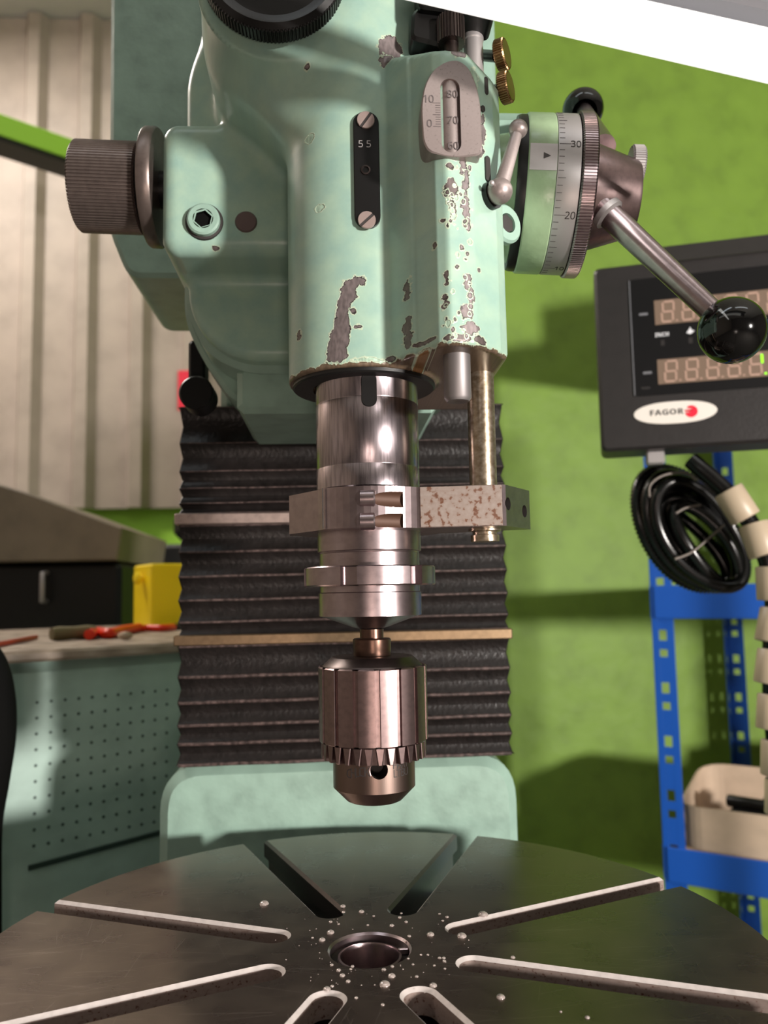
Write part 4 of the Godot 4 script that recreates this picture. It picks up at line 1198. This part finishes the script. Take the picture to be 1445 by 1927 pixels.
func table() -> void:
	var c := Vector3(-0.003, 0, 0)
	var s := thing("rotary_table", "round dark steel machine table with eight radial slots below the chuck", "machine table", Vector3(-0.003, -0.09, 0))
	var R := 0.19
	var wedge := func(hw: float) -> Array:
		var q := PackedVector2Array()
		var skip := {}
		var a0 := 0.0
		var a1 := PI / 4
		var pol := func(r: float, a: float, off: float) -> Vector2: return Vector2(sin(a), cos(a)) * r + Vector2(cos(a), -sin(a)) * off
		for k in 7:
			q.append(pol.call(0.032, lerpf(a0, a1, k / 6.0), 0.0)); skip[k] = true
		var cr := 0.0435 + hw
		for k in 9:
			var t := PI * 0.5 * k / 8.0
			q.append(pol.call(cr - hw * cos(t), a1, -hw * sin(t)))
		for k in 13:
			var a := lerpf(a1 - asin(hw / R), a0 + asin(hw / R), k / 12.0)
			q.append(Vector2(sin(a), cos(a)) * R)
		for k in 9:
			var t := PI * 0.5 * (8 - k) / 8.0
			q.append(pol.call(cr - hw * cos(t), a0, hw * sin(t)))
		skip[q.size() - 1] = true
		return [q, skip]
	var up: Array = wedge.call(0.0068)
	var lo: Array = wedge.call(0.0100)
	var cap := MB.new()
	var wall := MB.new()
	var oily := MB.new()
	var edge := MB.new()
	var dim := MB.new()
	var low := MB.new()
	var bev := 0.0016
	var top := inset(up[0], bev, up[1])
	var tr := Geometry2D.triangulate_polygon(top)
	for k in 8:
		var b := Basis(Vector3.UP, -(deg_to_rad(22.9) + k * PI / 4)) * YUP
		var xf := Transform3D(b, c)
		var f := cap.v.size()
		for p in top: cap.vert(xf * Vector3(p.x, p.y, 0), Vector3.UP, p)
		for i in range(0, tr.size(), 3): cap.tri(f + tr[i], f + tr[i + 1], f + tr[i + 2])
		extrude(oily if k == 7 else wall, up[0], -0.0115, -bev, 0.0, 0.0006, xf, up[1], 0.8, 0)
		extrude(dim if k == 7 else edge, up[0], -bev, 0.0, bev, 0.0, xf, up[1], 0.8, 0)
		extrude(low, lo[0], -0.032, -0.0115, 0.0, 0.0, xf, lo[1], 0.8, 1)
	lathe(cap, [Vector2(0.032, 0.0), Vector2(0.0198, 0.0)], T(c), 48, deg_to_rad(7.1), deg_to_rad(7.1) + TAU)
	part("table_top", cap, M.table_steel, s, "dark ground steel top face")
	part("slot_wall", wall, M.slot_steel, s, "paler rust specked slot walls")
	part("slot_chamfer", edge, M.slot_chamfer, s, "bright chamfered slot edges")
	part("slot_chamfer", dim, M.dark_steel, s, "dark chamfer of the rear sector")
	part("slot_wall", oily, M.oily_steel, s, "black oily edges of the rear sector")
	part("slot_undercut", low, M.dark_steel, s)
	var m := MB.new()
	lathe(m, [Vector2(0.0, -0.032), Vector2(0.0, -0.032)], T(c), 8)
	m = MB.new()
	lathe(m, [Vector2(0.0, -0.09), Vector2(0.168, -0.09), Vector2(0.168, -0.0322), Vector2(0.0, -0.0322)], T(c), 96)
	part("table_base", m, M.dark_steel, s)
	# stepped bore in the middle
	m = MB.new()
	lathe(m, [Vector2(0.0199, 0.0), Vector2(0.0188, -0.0011), Vector2(0.0188, -0.0045), Vector2(0.0150, -0.0046)], T(c), 72)
	var bore := part("bore_rim", m, M.slot_steel if false else M.steel, s, "stepped round bore")
	m = MB.new()
	lathe(m, [Vector2(0.0187, -0.0047), Vector2(0.0152, -0.0046), Vector2(0.0150, -0.0030), Vector2(0.0140, -0.0028), Vector2(0.0137, -0.0036), Vector2(0.0137, -0.0300), Vector2(0.0, -0.0305)], T(c), 72)
	part("bush", m, M.steel, bore)
	m = MB.new()
	lathe(m, [Vector2(0.0188, -0.0044), Vector2(0.0153, -0.0043)], T(c), 72)
	part("bore_step", m, M.black_metal, bore)
	m = MB.new()
	box(m, Vector3(0.0162, -0.0030, -0.0034), Vector3(0.0050, 0.0030, 0.0022), 0.0005, T(c))
	part("bore_key", m, M.steel, bore)
	# drops of coolant
	var drop := MB.new()
	lathe(drop, [Vector2(0.0, 0.0), Vector2(1.0, 0.0), Vector2(0.93, 0.22), Vector2(0.75, 0.42), Vector2(0.45, 0.58), Vector2(0.0, 0.65)], Transform3D.IDENTITY, 16)
	var mm := MultiMesh.new()
	mm.transform_format = MultiMesh.TRANSFORM_3D
	mm.mesh = drop.mesh()
	var spots := [[497, 1701, 10], [606, 1769, 7], [622, 1755, 8], [637, 1826, 5], [644, 1836, 6], [655, 1847, 5], [624, 1816, 4], [722, 1825, 5], [724, 1853, 11], [737, 1837, 8], [737, 1742, 5], [752, 1727, 4], [764, 1735, 4], [810, 1759, 8], [869, 1762, 10], [909, 1722, 11], [965, 1802, 5], [942, 1877, 9], [792, 1797, 3], [805, 1797, 3], [827, 1803, 4], [835, 1803, 4], [836, 1809, 4], [817, 1817, 3], [784, 1838, 4], [815, 1855, 8], [720, 1891, 4], [670, 1878, 4], [680, 1716, 6], [703, 1724, 3], [646, 1717, 4], [755, 1719, 3], [827, 1720, 3], [841, 1726, 4], [833, 1733, 3], [770, 1762, 4], [622, 1735, 4], [637, 1739, 3], [588, 1765, 3], [692, 1741, 3], [663, 1819, 4], [660, 1824, 3], [615, 1862, 8], [625, 1856, 4], [738, 1819, 4], [768, 1804, 3], [777, 1815, 3], [837, 1823, 3], [1105, 1915, 5], [1055, 1904, 3], [760, 1770, 3], [645, 1706, 6]]
	var rg := RandomNumberGenerator.new(); rg.seed = 3
	mm.instance_count = spots.size() + 60
	for i in mm.instance_count:
		var p: Vector3
		var r: float
		if i < spots.size():
			p = PY(spots[i][0], spots[i][1], 0.0)
			r = spots[i][2] * 0.8 * (EYE - p).length() / F
		else:
			var a := rg.randf() * TAU
			p = c + Vector3(sin(a), 0, cos(a)) * (0.021 + 0.03 * rg.randf())
			r = rg.randf_range(0.00015, 0.0004)
		mm.set_instance_transform(i, Transform3D(Basis.from_scale(Vector3(r, r, r)), p + Vector3(0, 0.00002, 0)))
	var o := MultiMeshInstance3D.new()
	o.name = "coolant_drops"; o.multimesh = mm; o.material_override = M.droplet
	o.set_meta("kind", "stuff"); o.set_meta("label", "clear drops of coolant scattered round the bore of the steel table"); o.set_meta("category", "drops")
	add_child(o, true)
	# stand under the table
	m = MB.new()
	box(m, Vector3(-0.003, -0.12, -0.02), Vector3(0.30, 0.058, 0.24), 0.006)
	box(m, Vector3(-0.003, -0.55, -0.04), Vector3(0.24, 0.80, 0.22), 0.006)
	tag(part("table_stand", m, M.paint, self), "pale green stand hidden under the round steel table", "stand")

func display() -> void:
	var a := 0.31
	var u := Vector3(cos(a), 0, sin(a))
	var nn := Vector3(-sin(a), 0, cos(a))
	var o := Vector3(0.25425, 0.3053, -0.40)
	var fr := Transform3D(Basis(u, Vector3.UP, nn), o)
	var s := thing("digital_readout", "black two-row digital readout box with an oval white badge beside the green wall", "digital readout", o + u * 0.15 - nn * 0.03 - Vector3(0, 0.06, 0))
	var m := MB.new()
	extrude(m, fillet([Vector2(0, 0), Vector2(0.305, 0.0), Vector2(0.305, 0.193), Vector2(0, 0.193)], 0.007), -0.05, 0.0, 0.003, 0.002, fr)
	part("case", m, M.display_case, s)
	m = MB.new()     # hooded top standing back from the face
	extrude(m, PackedVector2Array([Vector2(0.0, 0.0), Vector2(0.012, 0.002), Vector2(0.028, 0.028), Vector2(0.10, 0.028), Vector2(0.10, 0.0)]), 0.0, 0.20, 0.002, 0.002, fr * Transform3D(Basis(Vector3(0, 0, -1), Vector3.UP, Vector3(1, 0, 0)), Vector3(0.068, 0.190, 0.002)))
	part("top_hood", m, M.display_case, s)
	m = MB.new()
	box(m, Vector3(0.053, -0.006, -0.025), Vector3(0.018, 0.014, 0.016), 0.002, fr)
	part("bracket_lug", m, M.satin, s)
	m = MB.new()
	extrude(m, fillet([Vector2(0.0345, 0.054), Vector2(0.29, 0.054), Vector2(0.29, 0.176), Vector2(0.0345, 0.176)], 0.004), -0.001, 0.0008, 0.0003, 0.0, fr)
	var pn := part("front_panel", m, M.display_panel, s)
	m = MB.new(); box(m, Vector3(0.0347, 0.115, 0.0008), Vector3(0.0011, 0.12, 0.0016), 0.0003, fr)
	part("panel_edge", m, M.lamp_body, s)
	var segs := [[0, 1, true], [0, 0, true], [0, -1, true], [-1, 0.5, false], [1, 0.5, false], [-1, -0.5, false], [1, -0.5, false]]
	for row in [[0.1275, 0.150, [0, 0, 0, 0, 0, 0, 127, 127]], [0.066, 0.0885, [0, 0, 0, 0, 1 << 4, 127, 127, 127]]]:
		m = MB.new()
		extrude(m, PackedVector2Array([Vector2(0.0577, row[0] - 0.0015), Vector2(0.235, row[0] - 0.0015), Vector2(0.235, row[1] + 0.0015), Vector2(0.0577, row[1] + 0.0015)]), 0.0006, 0.0014, 0.0002, 0.0, fr)
		var win := part("display_window", m, M.digit_window, s)
		var h: float = (row[1] - row[0]) * 0.5 - 0.001
		for k in 8:
			var cx := 0.0705 + 0.0197 * k
			var cy: float = (row[0] + row[1]) * 0.5
			for side in 2:
				m = MB.new()
				for g in 7:
					var lit: bool = (int(row[2][k]) >> g) & 1
					if lit != (side == 1): continue
					var sg: Array = segs[g]
					var lean := 0.12
					var w := 0.0052
					var p := Vector3(cx + sg[0] * w + sg[1] * h * lean, cy + sg[1] * h, 0.0015)
					box(m, p, Vector3(w * 1.7, 0.0019, 0.0004) if sg[2] else Vector3(0.0019, h * 0.86, 0.0004), 0.0001, fr)
				if side == 0 and not row[2][k] or side == 1 and row[2][k] == 16:
					box(m, Vector3(cx + 0.0083, row[0] + 0.0014, 0.0015), Vector3(0.0018, 0.0018, 0.0004), 0.0001, fr)
				if m.v.size():
					part("display_digit", m, M.digit_lit if side else M.digit_off, win)
	for k in [[0.047, 0.1385], [0.048, 0.0775], [0.0455, 0.062]]:
		m = MB.new(); box(m, Vector3(k[0], k[1], 0.001), Vector3(0.0085, 0.0026, 0.0008), 0.0002, fr)
		part("axis_mark", m, M.lamp_body if k[1] > 0.07 else M.display_case, s)
	text("lettering", "INCH", 0.0040, 0.0004, fr * T(Vector3(0.0640, 0.1155, 0.0010)), M.white_print, s, "Droid Sans", true)
	m = MB.new()
	extrude(m, PackedVector2Array([Vector2(-0.0035, -0.0015), Vector2(0.0005, -0.003), Vector2(0.0045, 0.0), Vector2(0.0015, 0.0012), Vector2(0.0005, 0.0045), Vector2(-0.001, 0.0015)]), 0.0, 0.0004, 0.0, 0.0, fr * T(Vector3(0.0905, 0.1165, 0.0008)))
	part("pointer_symbol", m, M.white_print, s)
	for x in [0.0640, 0.0905]:
		m = MB.new(); box(m, Vector3(x, 0.107, 0.0009), Vector3(0.004, 0.006, 0.0006), 0.0002, fr)
		part("indicator", m, M.display_case, s)
	# oval badge
	m = MB.new()
	var ov := PackedVector2Array()
	for k in 48:
		var t := TAU * k / 48
		var x := signf(cos(t)) * pow(absf(cos(t)), 0.82) * 0.0395
		ov.append(Vector2(x, sin(t) * 0.0113))
	extrude(m, ov, 0.0, 0.0012, 0.0004, 0.0, fr * T(Vector3(0.0722, 0.0352, 0.0)))
	var bd := part("badge", m, M.badge, s, "white oval badge")
	text("lettering", "FAGOR", 0.0056, 0.0003, fr * Transform3D(Basis.from_scale(Vector3(1.28, 1, 1)), Vector3(0.0640, 0.0358, 0.0013)), M.badge_text, bd, "Droid Sans", true)
	m = MB.new()
	var em := PackedVector2Array()
	for k in 33:
		var t := lerpf(-2.65, 2.2, k / 32.0)
		em.append(Vector2(cos(t), sin(t)) * 0.0060)
	em.append(Vector2(-0.0036, 0.0030)); em.append(Vector2(0.0016, 0.0030)); em.append(Vector2(0.0016, 0.0018)); em.append(Vector2(-0.0062, 0.0018))
	em.append(Vector2(-0.0062, 0.0004)); em.append(Vector2(0.0, 0.0004)); em.append(Vector2(0.0, -0.0008)); em.append(Vector2(-0.0058, -0.0008))
	extrude(m, em, 0.0, 0.0003, 0.0, 0.0, fr * T(Vector3(0.0875, 0.0350, 0.0012)))
	part("emblem", m, M.badge_red, bd, "round red emblem")
	# mounting arm that carries it from behind
	m = MB.new()
	tube(m, [fr * Vector3(0.20, 0.10, -0.049), fr * Vector3(0.21, 0.10, -0.075), fr * Vector3(0.50, 0.10, -0.075), fr * Vector3(0.51, 0.08, -0.075), fr * Vector3(0.51, -1.25, -0.075)], 0.012, 16)
	part("mounting_arm", m, M.black_metal, s)

func cables() -> void:
	var z := -0.43
	var s := thing("coiled_conduit", "coil of shiny black corrugated conduit hanging under the digital readout", "cable", P(1310, 990, z))
	var c0 := P(1300, 992, z)
	for k in 7:
		var pts := []
		var rad := []
		var n := 360
		var c := c0 + Vector3(0.0020 * k, -0.004 * k, 0.012 * (k % 3) - 0.012)
		var ma := 0.070 - 0.0040 * k
		var mi := 0.045 - 0.0052 * k
		for i in n + 1:
			var t := TAU * i / n
			var e := Vector2(ma * cos(t), mi * sin(t)).rotated(-0.97)
			pts.append(c + Vector3(e.x, e.y, 0.005 * sin(t * 2 + k)))
			rad.append(0.0066 + 0.0010 * sin(i * PI * 0.5))
		var m := MB.new()
		tube(m, pts, rad, 12, false)
		part("conduit_loop", m, M.conduit, s)
	for tq in [[[1222, 935], [1224, 912], [1250, 894], [1290, 890], [1308, 902]], [[1270, 1052], [1300, 1040], [1335, 1012], [1362, 988]], [[1272, 966], [1290, 956], [1318, 950]]]:
		var pts := []
		for q in tq: pts.append(P(q[0], q[1], z + 0.027))
		var m := MB.new()
		tube(m, smooth_path(pts, 6), 0.0012, 8)
		part("cable_tie", m, M.cable_tie, s)
	var s2 := thing("spiral_wrapped_cable", "black cable in cream spiral wrap running down from the digital readout", "cable", P(1372, 930, z + 0.03))
	var path := []
	for q in [[1300, 866, -0.385], [1318, 882, -0.38], [1345, 905, -0.375], [1372, 932, -0.37], [1412, 985, -0.365], [1442, 1050, -0.36], [1456, 1130, -0.36], [1452, 1230, -0.36], [1454, 1340, -0.36], [1470, 1500, -0.36]]:
		path.append(P(q[0], q[1], q[2]))
	path = smooth_path(path, 8)
	var m := MB.new()
	tube(m, path, 0.0085, 16)
	part("cable", m, M.conduit, s2)
	# turns of wrap, each a short sleeve
	var along_len := 0.0
	var next := 0.060
	for i in range(1, path.size()):
		var seg: float = path[i].distance_to(path[i - 1])
		along_len += seg
		if along_len > next:
			var d: Vector3 = (path[i] - path[i - 1]).normalized()
			m = MB.new()
			var sk := d.cross(Vector3(0, 0, 1)).normalized()
			lathe(m, [Vector2(0.0088, -0.0165), Vector2(0.0138, -0.0160), Vector2(0.0145, -0.0150), Vector2(0.0145, 0.0150), Vector2(0.0138, 0.0160), Vector2(0.0088, 0.0165)], T(path[i], along((d + sk * 0.12).normalized())), 32)
			part("wrap_turn", m, M.wrap, s2)
			next += 0.040

func smooth_path(p: Array, n: int) -> Array:
	var q := []
	for i in p.size() - 1:
		var a: Vector3 = p[maxi(i - 1, 0)]
		var d: Vector3 = p[mini(i + 2, p.size() - 1)]
		for k in n: q.append(p[i].cubic_interpolate(p[i + 1], a, d, float(k) / n))
	q.append(p[-1])
	return q

func rack() -> void:
	var a := 0.64
	var u := Vector3(cos(a), 0, sin(a))
	var w := Vector3(sin(a), 0, -cos(a))
	var A := P(1225, 1130, -0.95)
	A.y = 0.0
	var s := thing("shelf_rack", "blue bolted steel shelf rack with punched angle posts by the green wall", "shelf rack", Vector3(A.x, -0.95, A.z))
	for c in [[0.0, 0.0, 1, 1], [0.0, 0.62, 1, -1], [0.62, 0.0, -1, 1], [0.62, 0.62, -1, -1]]:
		var o: Vector3 = A + u * c[0] + w * c[1]
		var m := MB.new()
		for leg in 2:
			var d: Vector3 = u * c[2] if leg == 0 else w * c[3]
			var fr := Transform3D(Basis(d, Vector3.UP, d.cross(Vector3.UP)), o)
			var W := 0.034
			for x in [0.005, W - 0.005]: box(m, Vector3(x, -0.145, 0), Vector3(0.012 if x > 0.01 else 0.0105, 1.61, 0.0018), 0.0003, fr)
			# bridges between the punched holes, which come in pairs
			var y := -0.95
			while y < 0.60:
				box(m, Vector3(W * 0.5, y + 0.027, 0), Vector3(0.0135, 0.042, 0.0018), 0.0002, fr)
				box(m, Vector3(W * 0.5, y + 0.0677, 0), Vector3(0.0135, 0.0145, 0.0018), 0.0002, fr)
				y += 0.0867
		part("post", m, M.blue, s)
	for y in [0.628, 0.1425, -0.2815, -0.74]:
		for e in [[A + u * 0.006 - w * 0.0, u, 0.60], [A + u * 0.006 + w * 0.62, u, 0.60], [A + w * 0.01, w, 0.60], [A + u * 0.62 + w * 0.01, w, 0.60]]:
			var d: Vector3 = e[1]
			var m := MB.new()
			var fr := Transform3D(Basis(d, Vector3.UP, d.cross(Vector3.UP)), e[0] + Vector3(0, y, 0))
			box(m, Vector3(e[2] * 0.5, 0, 0.003 if d == u else -0.003), Vector3(e[2], 0.055, 0.004), 0.0012, fr)
			part("beam", m, M.blue, s)
		var m2 := MB.new()
		box(m2, Vector3(0.31, y + 0.023, -0.31), Vector3(0.60, 0.008, 0.60), 0.001, Transform3D(Basis(u, Vector3.UP, u.cross(Vector3.UP)), A))
		part("shelf_board", m2, M.board, s)
	# cream carton tray on the lower shelf
	var fr2 := Transform3D(Basis(u, Vector3.UP, u.cross(Vector3.UP)), A + Vector3(0, -0.2540, 0))
	var b := thing("carton_tray", "cream open carton tray with a curved end on the blue rack shelf", "box", fr2 * Vector3(0.17, 0, -0.1))
	var q := fillet([Vector2(0.022, 0.005), Vector2(0.42, 0.005), Vector2(0.42, 0.20), Vector2(0.022, 0.20)], 0.05, 8)
	q = ccw(q)
	var inner := inset(q, 0.004)
	var m3 := MB.new()
	var xf := fr2 * Transform3D(YUP, Vector3.ZERO)
	var lip := func(p: Vector2) -> float: return 0.066 + 0.034 * clampf((p.y - 0.03) / 0.17, 0, 1)
	for i in q.size():
		var j := (i + 1) % q.size()
		var d := (q[j] - q[i]).normalized()
		var nn := Vector3(d.y, -d.x, 0)
		var hi: float = lip.call(q[i])
		var hj: float = lip.call(q[j])
		m3.flat([xf * Vector3(q[i].x, q[i].y, 0.0), xf * Vector3(q[j].x, q[j].y, 0.0), xf * Vector3(q[j].x, q[j].y, hj), xf * Vector3(q[i].x, q[i].y, hi)], xf.basis * nn)
		m3.flat([xf * Vector3(inner[i].x, inner[i].y, 0.0), xf * Vector3(inner[j].x, inner[j].y, 0.0), xf * Vector3(inner[j].x, inner[j].y, hj), xf * Vector3(inner[i].x, inner[i].y, hi)], xf.basis * -nn)
		m3.flat([xf * Vector3(q[i].x, q[i].y, hi), xf * Vector3(q[j].x, q[j].y, hj), xf * Vector3(inner[j].x, inner[j].y, hj), xf * Vector3(inner[i].x, inner[i].y, hi)], Vector3.UP)
	part("carton", m3, M.card, b)
	m3 = MB.new()
	extrude(m3, inner, 0.002, 0.004, 0.0, 0.0, xf)
	part("carton_floor", m3, M.card, b)
	var t := MB.new()
	tube(t, [fr2 * Vector3(0.09, 0.066, -0.075), fr2 * Vector3(0.16, 0.068, -0.055)], 0.010, 12)
	tube(t, [fr2 * Vector3(0.15, 0.069, -0.07), fr2 * Vector3(0.19, 0.073, -0.05)], 0.013, 12)
	box(t, Vector3(0.14, 0.0315, -0.07), Vector3(0.09, 0.054, 0.04), 0.003, fr2)
	tag(part("tool", t, M.black_metal, self), "dark metal tool sticking up inside the cream carton tray", "tool")
	t = MB.new()
	box(t, Vector3(0.34, 0.058, -0.34), Vector3(0.18, 0.106, 0.14), 0.004, fr2)
	tag(part("black_box", t, M.black_box, self), "black box standing behind the cream carton tray on the rack", "box")
	t = MB.new()
	box(t, Vector3(0.36, 0.70, -0.24), Vector3(0.44, 0.075, 0.40), 0.004, Transform3D(Basis(u, Vector3.UP, u.cross(Vector3.UP)), A))  # unseen carton, added and sized to throw a shadow band on the wall
	tag(part("shadow_carton", t, M.card, self), "unseen flat carton added on the top rack shelf to cast a shadow band on the wall", "box")
	# next shelf down
	t = MB.new()
	box(t, Vector3(0.20, -0.362, -0.10), Vector3(0.20, 0.17, 0.16), 0.006, fr2)
	tag(part("storage_box", t, M.skin_tone_card, self), "light brown box at the lower right edge under the blue shelf", "box")

func left_corner() -> void:
	var a := -0.62
	var u := Vector3(cos(a), 0, sin(a))
	var nn := Vector3(-sin(a), 0, cos(a))
	var o := Vector3(-0.3211, 0.1083, -0.40)
	var fr := Transform3D(Basis(u, Vector3.UP, nn), o)
	var s := thing("tool_cabinet", "teal steel tool cabinet with a perforated side beside the machine base", "cabinet", Vector3(-0.45, -0.95, -0.75))
	var m := MB.new()
	box(m, Vector3(0.19, -0.529, -0.29), Vector3(0.42, 1.056, 0.58), 0.012, fr)
	part("cabinet_body", m, M.teal, s)
	m = MB.new()
	box(m, Vector3(0.19, 0.0045, -0.29), Vector3(0.435, 0.011, 0.60), 0.003, fr)
	part("cabinet_top", m, M.bench_top, s, "worn pale top board")
	m = MB.new()
	box(m, Vector3(0.105, -0.187, 0.0), Vector3(0.20, 0.0050, 0.003), 0.0005, fr * Transform3D(Basis(Vector3(0, 0, 1), 0.055), Vector3(0, -0.006, 0)))
	part("side_groove", m, M.teal_dark, s)
	m = MB.new()
	for r in 10:
		for c in 11:
			lathe(m, [Vector2(0.0016, -0.001), Vector2(0.0016, 0.0004), Vector2(0.0, 0.0005)], fr * Transform3D(along(Vector3(0, 0, 1)), Vector3(0.020 + 0.0132 * c, -0.040 - 0.0148 * r, 0)), 10)
	var h := part("perforations", m, M.teal_hole, s)
	h.set_meta("kind", "stuff")
	# rounded dark hose end at the far left edge
	m = MB.new()
	var hp := []
	for q in [[-60, 1215], [-26, 1258], [-12, 1320], [-12, 1390], [-24, 1470], [-38, 1560], [-40, 1700], [-40, 1900]]: hp.append(P(q[0], q[1], -0.30))
	tube(m, smooth_path(hp, 6), 0.017, 20)
	tag(part("black_hose", m, M.dull_black, self), "thick black hose bending down at the far left edge", "hose")
	var top := o.y + 0.0102
	# rolled rag, pliers and red bar on the cabinet top
	m = MB.new()
	var ra := PY(97, 1193, top + 0.008)
	var rb := PY(176, 1189, top + 0.008)
	tube(m, [ra, ra.lerp(rb, 0.15), ra.lerp(rb, 0.5), ra.lerp(rb, 0.85), rb], [0.0072, 0.0084, 0.0076, 0.0085, 0.0075], 16)
	tag(part("rag_roll", m, M.tan, self), "short khaki roll lying on the teal cabinet top", "roll")
	var s3 := thing("pliers", "orange handled pliers lying on the cabinet top before the yellow box", "pliers", PY(240, 1195, top))
	m = MB.new()
	var g := []
	for q in [[168, 1194], [185, 1189], [205, 1192], [230, 1186], [262, 1181]]: g.append(PY(q[0], q[1], top + 0.0064))
	tube(m, smooth_path(g, 5), 0.0062, 14)
	part("handle", m, M.orange, s3)
	m = MB.new()
	g = []
	for q in [[250, 1184], [275, 1182], [305, 1182], [326, 1180]]: g.append(PY(q[0], q[1], top + 0.0050))
	tube(m, smooth_path(g, 5), 0.0048, 14)
	part("handle", m, M.orange, s3)
	m = MB.new()
	g = []
	for q in [[322, 1180], [345, 1179], [372, 1177]]: g.append(PY(q[0], q[1], top + 0.0046))
	tube(m, g, [0.004, 0.006, 0.002], 12)
	part("jaws", m, M.dark_steel, s3)
	m = MB.new()
	var ca := PY(236, 1196, top + 0.0045)
	lathe(m, ball(0.0045, -0.95), T(ca, Basis.from_scale(Vector3(2.0, 1, 1.1))), 20)
	tag(part("cork", m, M.card, self), "small cream plug lying in front of the orange pliers", "plug")
	m = MB.new()
	var r0 := PY(-20, 1216, top + 0.003)
	var r1 := PY(68, 1199, top + 0.003)
	tube(m, [r0, r1], 0.0028, 10)
	tag(part("red_bar", m, M.red, self), "thin red rod on the cabinet top at the left edge", "rod")
	# yellow box with round knob
	var yz := -0.86
	var y0 := P(300, 1166, yz)
	var ya := -0.62
	var yf := Transform3D(Basis(Vector3.UP, 0.50), Vector3(P(284, 1168, yz).x, top, yz))
	var s4 := thing("yellow_box", "bright yellow box with a round knob on its darker side behind the bellows", "box", yf.origin)
	m = MB.new()
	var hh := P(290, 1060, yz).y - top
	box(m, Vector3(0.05, hh * 0.5, -0.05), Vector3(0.10, hh, 0.10), 0.003, yf)
	part("box_body", m, M.yellow, s4)
	m = MB.new()
	lathe(m, [Vector2(0.0, 0.0), Vector2(0.004, 0.0), Vector2(0.004, 0.004), Vector2(0.0095, 0.005), Vector2(0.0095, 0.012), Vector2(0.007, 0.0135), Vector2(0.0, 0.014)], yf * Transform3D(along(Vector3(-1, 0, 0)), Vector3(0.0, hh - 0.022, -0.045)), 28)
	part("round_knob", m, M.yellow, s4)
	# machine behind: black body with bright handle, grey sheet hood on it
	var bz := -1.14
	var pl := P(-60, 1190, bz)
	var pr := P(226, 1190, bz)
	var s5 := thing("black_cabinet", "black cabinet with a bright bar handle under the grey sheet hood", "cabinet", Vector3((pl.x + pr.x) * 0.5, -0.95, bz - 0.2))
	m = MB.new()
	var ht := P(100, 1058, bz).y
	box(m, Vector3((pl.x + pr.x) * 0.5, (ht - 0.95) * 0.5, bz - 0.20), Vector3(pr.x - pl.x, ht + 0.95, 0.40), 0.01)
	part("cabinet_body", m, M.black_box, s5)
	m = MB.new()
	var ha := P(80, 1078, bz + 0.02)
	var hb := P(79, 1132, bz + 0.02)
	tube(m, [ha + Vector3(0, 0, -0.022), ha, hb, hb + Vector3(0, 0, -0.022)], 0.0050, 14)
	part("bar_handle", m, M.satin, s5, "bright bar handle")
	m = MB.new()
	var hq := []
	for q in [[-60, 1056], [220, 1056], [229, 993], [60, 930], [-60, 893]]:
		var p := P(q[0], q[1], bz + 0.02)
		hq.append(Vector2(p.x, p.y))
	hq[0].y = ht + 0.001; hq[1].y = ht + 0.001
	extrude(m, PackedVector2Array(hq), bz - 0.38, bz + 0.02, 0.003, 0.002)
	tag(part("sheet_hood", m, M.hood, self), "grey brown sloping sheet metal hood on the black cabinet at left", "hood")
	# dark stack behind the yellow box
	m = MB.new()
	var da := P(221, 1060, -1.62)
	var db := P(395, 1022, -1.62)
	box(m, Vector3((da.x + db.x) * 0.5, (db.y - 0.95) * 0.5, -1.80), Vector3(db.x - da.x, db.y + 0.95, 0.34), 0.01)
	tag(part("dark_cupboard", m, M.black_box, self), "low black cupboard between the grey hood and the bellows", "cupboard")
	m = MB.new()
	var ea := P(310, 1022, -1.7)
	var eb := P(395, 960, -1.7)
	box(m, Vector3((ea.x + eb.x) * 0.5 + 0.02, (ea.y + eb.y) * 0.5, -1.75), Vector3(eb.x - ea.x, eb.y - ea.y, 0.12), 0.03)
	tag(part("dark_canister", m, M.black_box, self), "small rounded black case on top of the black cupboard", "case")

func _ready() -> void:
	# camera, sky, lights, exposure
	var cam := Camera3D.new()
	cam.name = "camera"
	cam.near = 0.01; cam.far = 50.0
	var at := CameraAttributesPhysical.new()
	at.frustum_focal_length = 19.056
	at.frustum_focus_distance = 0.39
	at.exposure_aperture = 6.6
	cam.attributes = at
	cam.transform = Transform3D(RB, EYE)
	add_child(cam)
	cam.current = true
	var env := Environment.new()
	env.background_mode = Environment.BG_COLOR
	env.background_color = Color(0.02, 0.02, 0.02)
	env.tonemap_mode = Environment.TONE_MAPPER_LINEAR
	env.tonemap_exposure = 1.0
	env.sdfgi_enabled = true; env.ssao_enabled = true; env.ssil_enabled = true
	var we := WorldEnvironment.new()
	we.name = "environment"
	we.environment = env
	add_child(we)
	materials()
	M.dark_nose = mat("dark_nose", Color(0.50, 0.43, 0.40), 0.33, 1.0)
	tube_lamp()
	work_lamp(Vector3(1.36, 0.23, 1.72), 8.4, "bare bulb work lamp on a stem, out of view to the right of the machine", Color(1.0, 0.97, 0.94), 0.09)
	work_lamp(Vector3(0.02, 0.03, 0.66), 0.085, "bare bulb work lamp on a stem, out of view in front of the table", Color(1.0, 0.90, 0.84), 0.04)
	ceiling_lamp("fluorescent batten under the ceiling in front of the machine on the left", Vector3(-0.9, 2.69, 0.9), 1.5, 0.25, 0.5, Color(0.86, 0.94, 1.0))
	ceiling_lamp("fluorescent batten under the ceiling in front of the machine on the right", Vector3(0.9, 2.69, 1.2), 1.5, 0.25, 0.35, Color(0.86, 0.94, 1.0))
	ceiling_lamp("fluorescent batten under the ceiling before the ribbed sheet wall", Vector3(-1.9, 2.69, -1.9), 1.2, 0.25, 8.5)
	room()
	machine()
	table()
	chuck()
	display()
	cables()
	rack()
	left_corner()
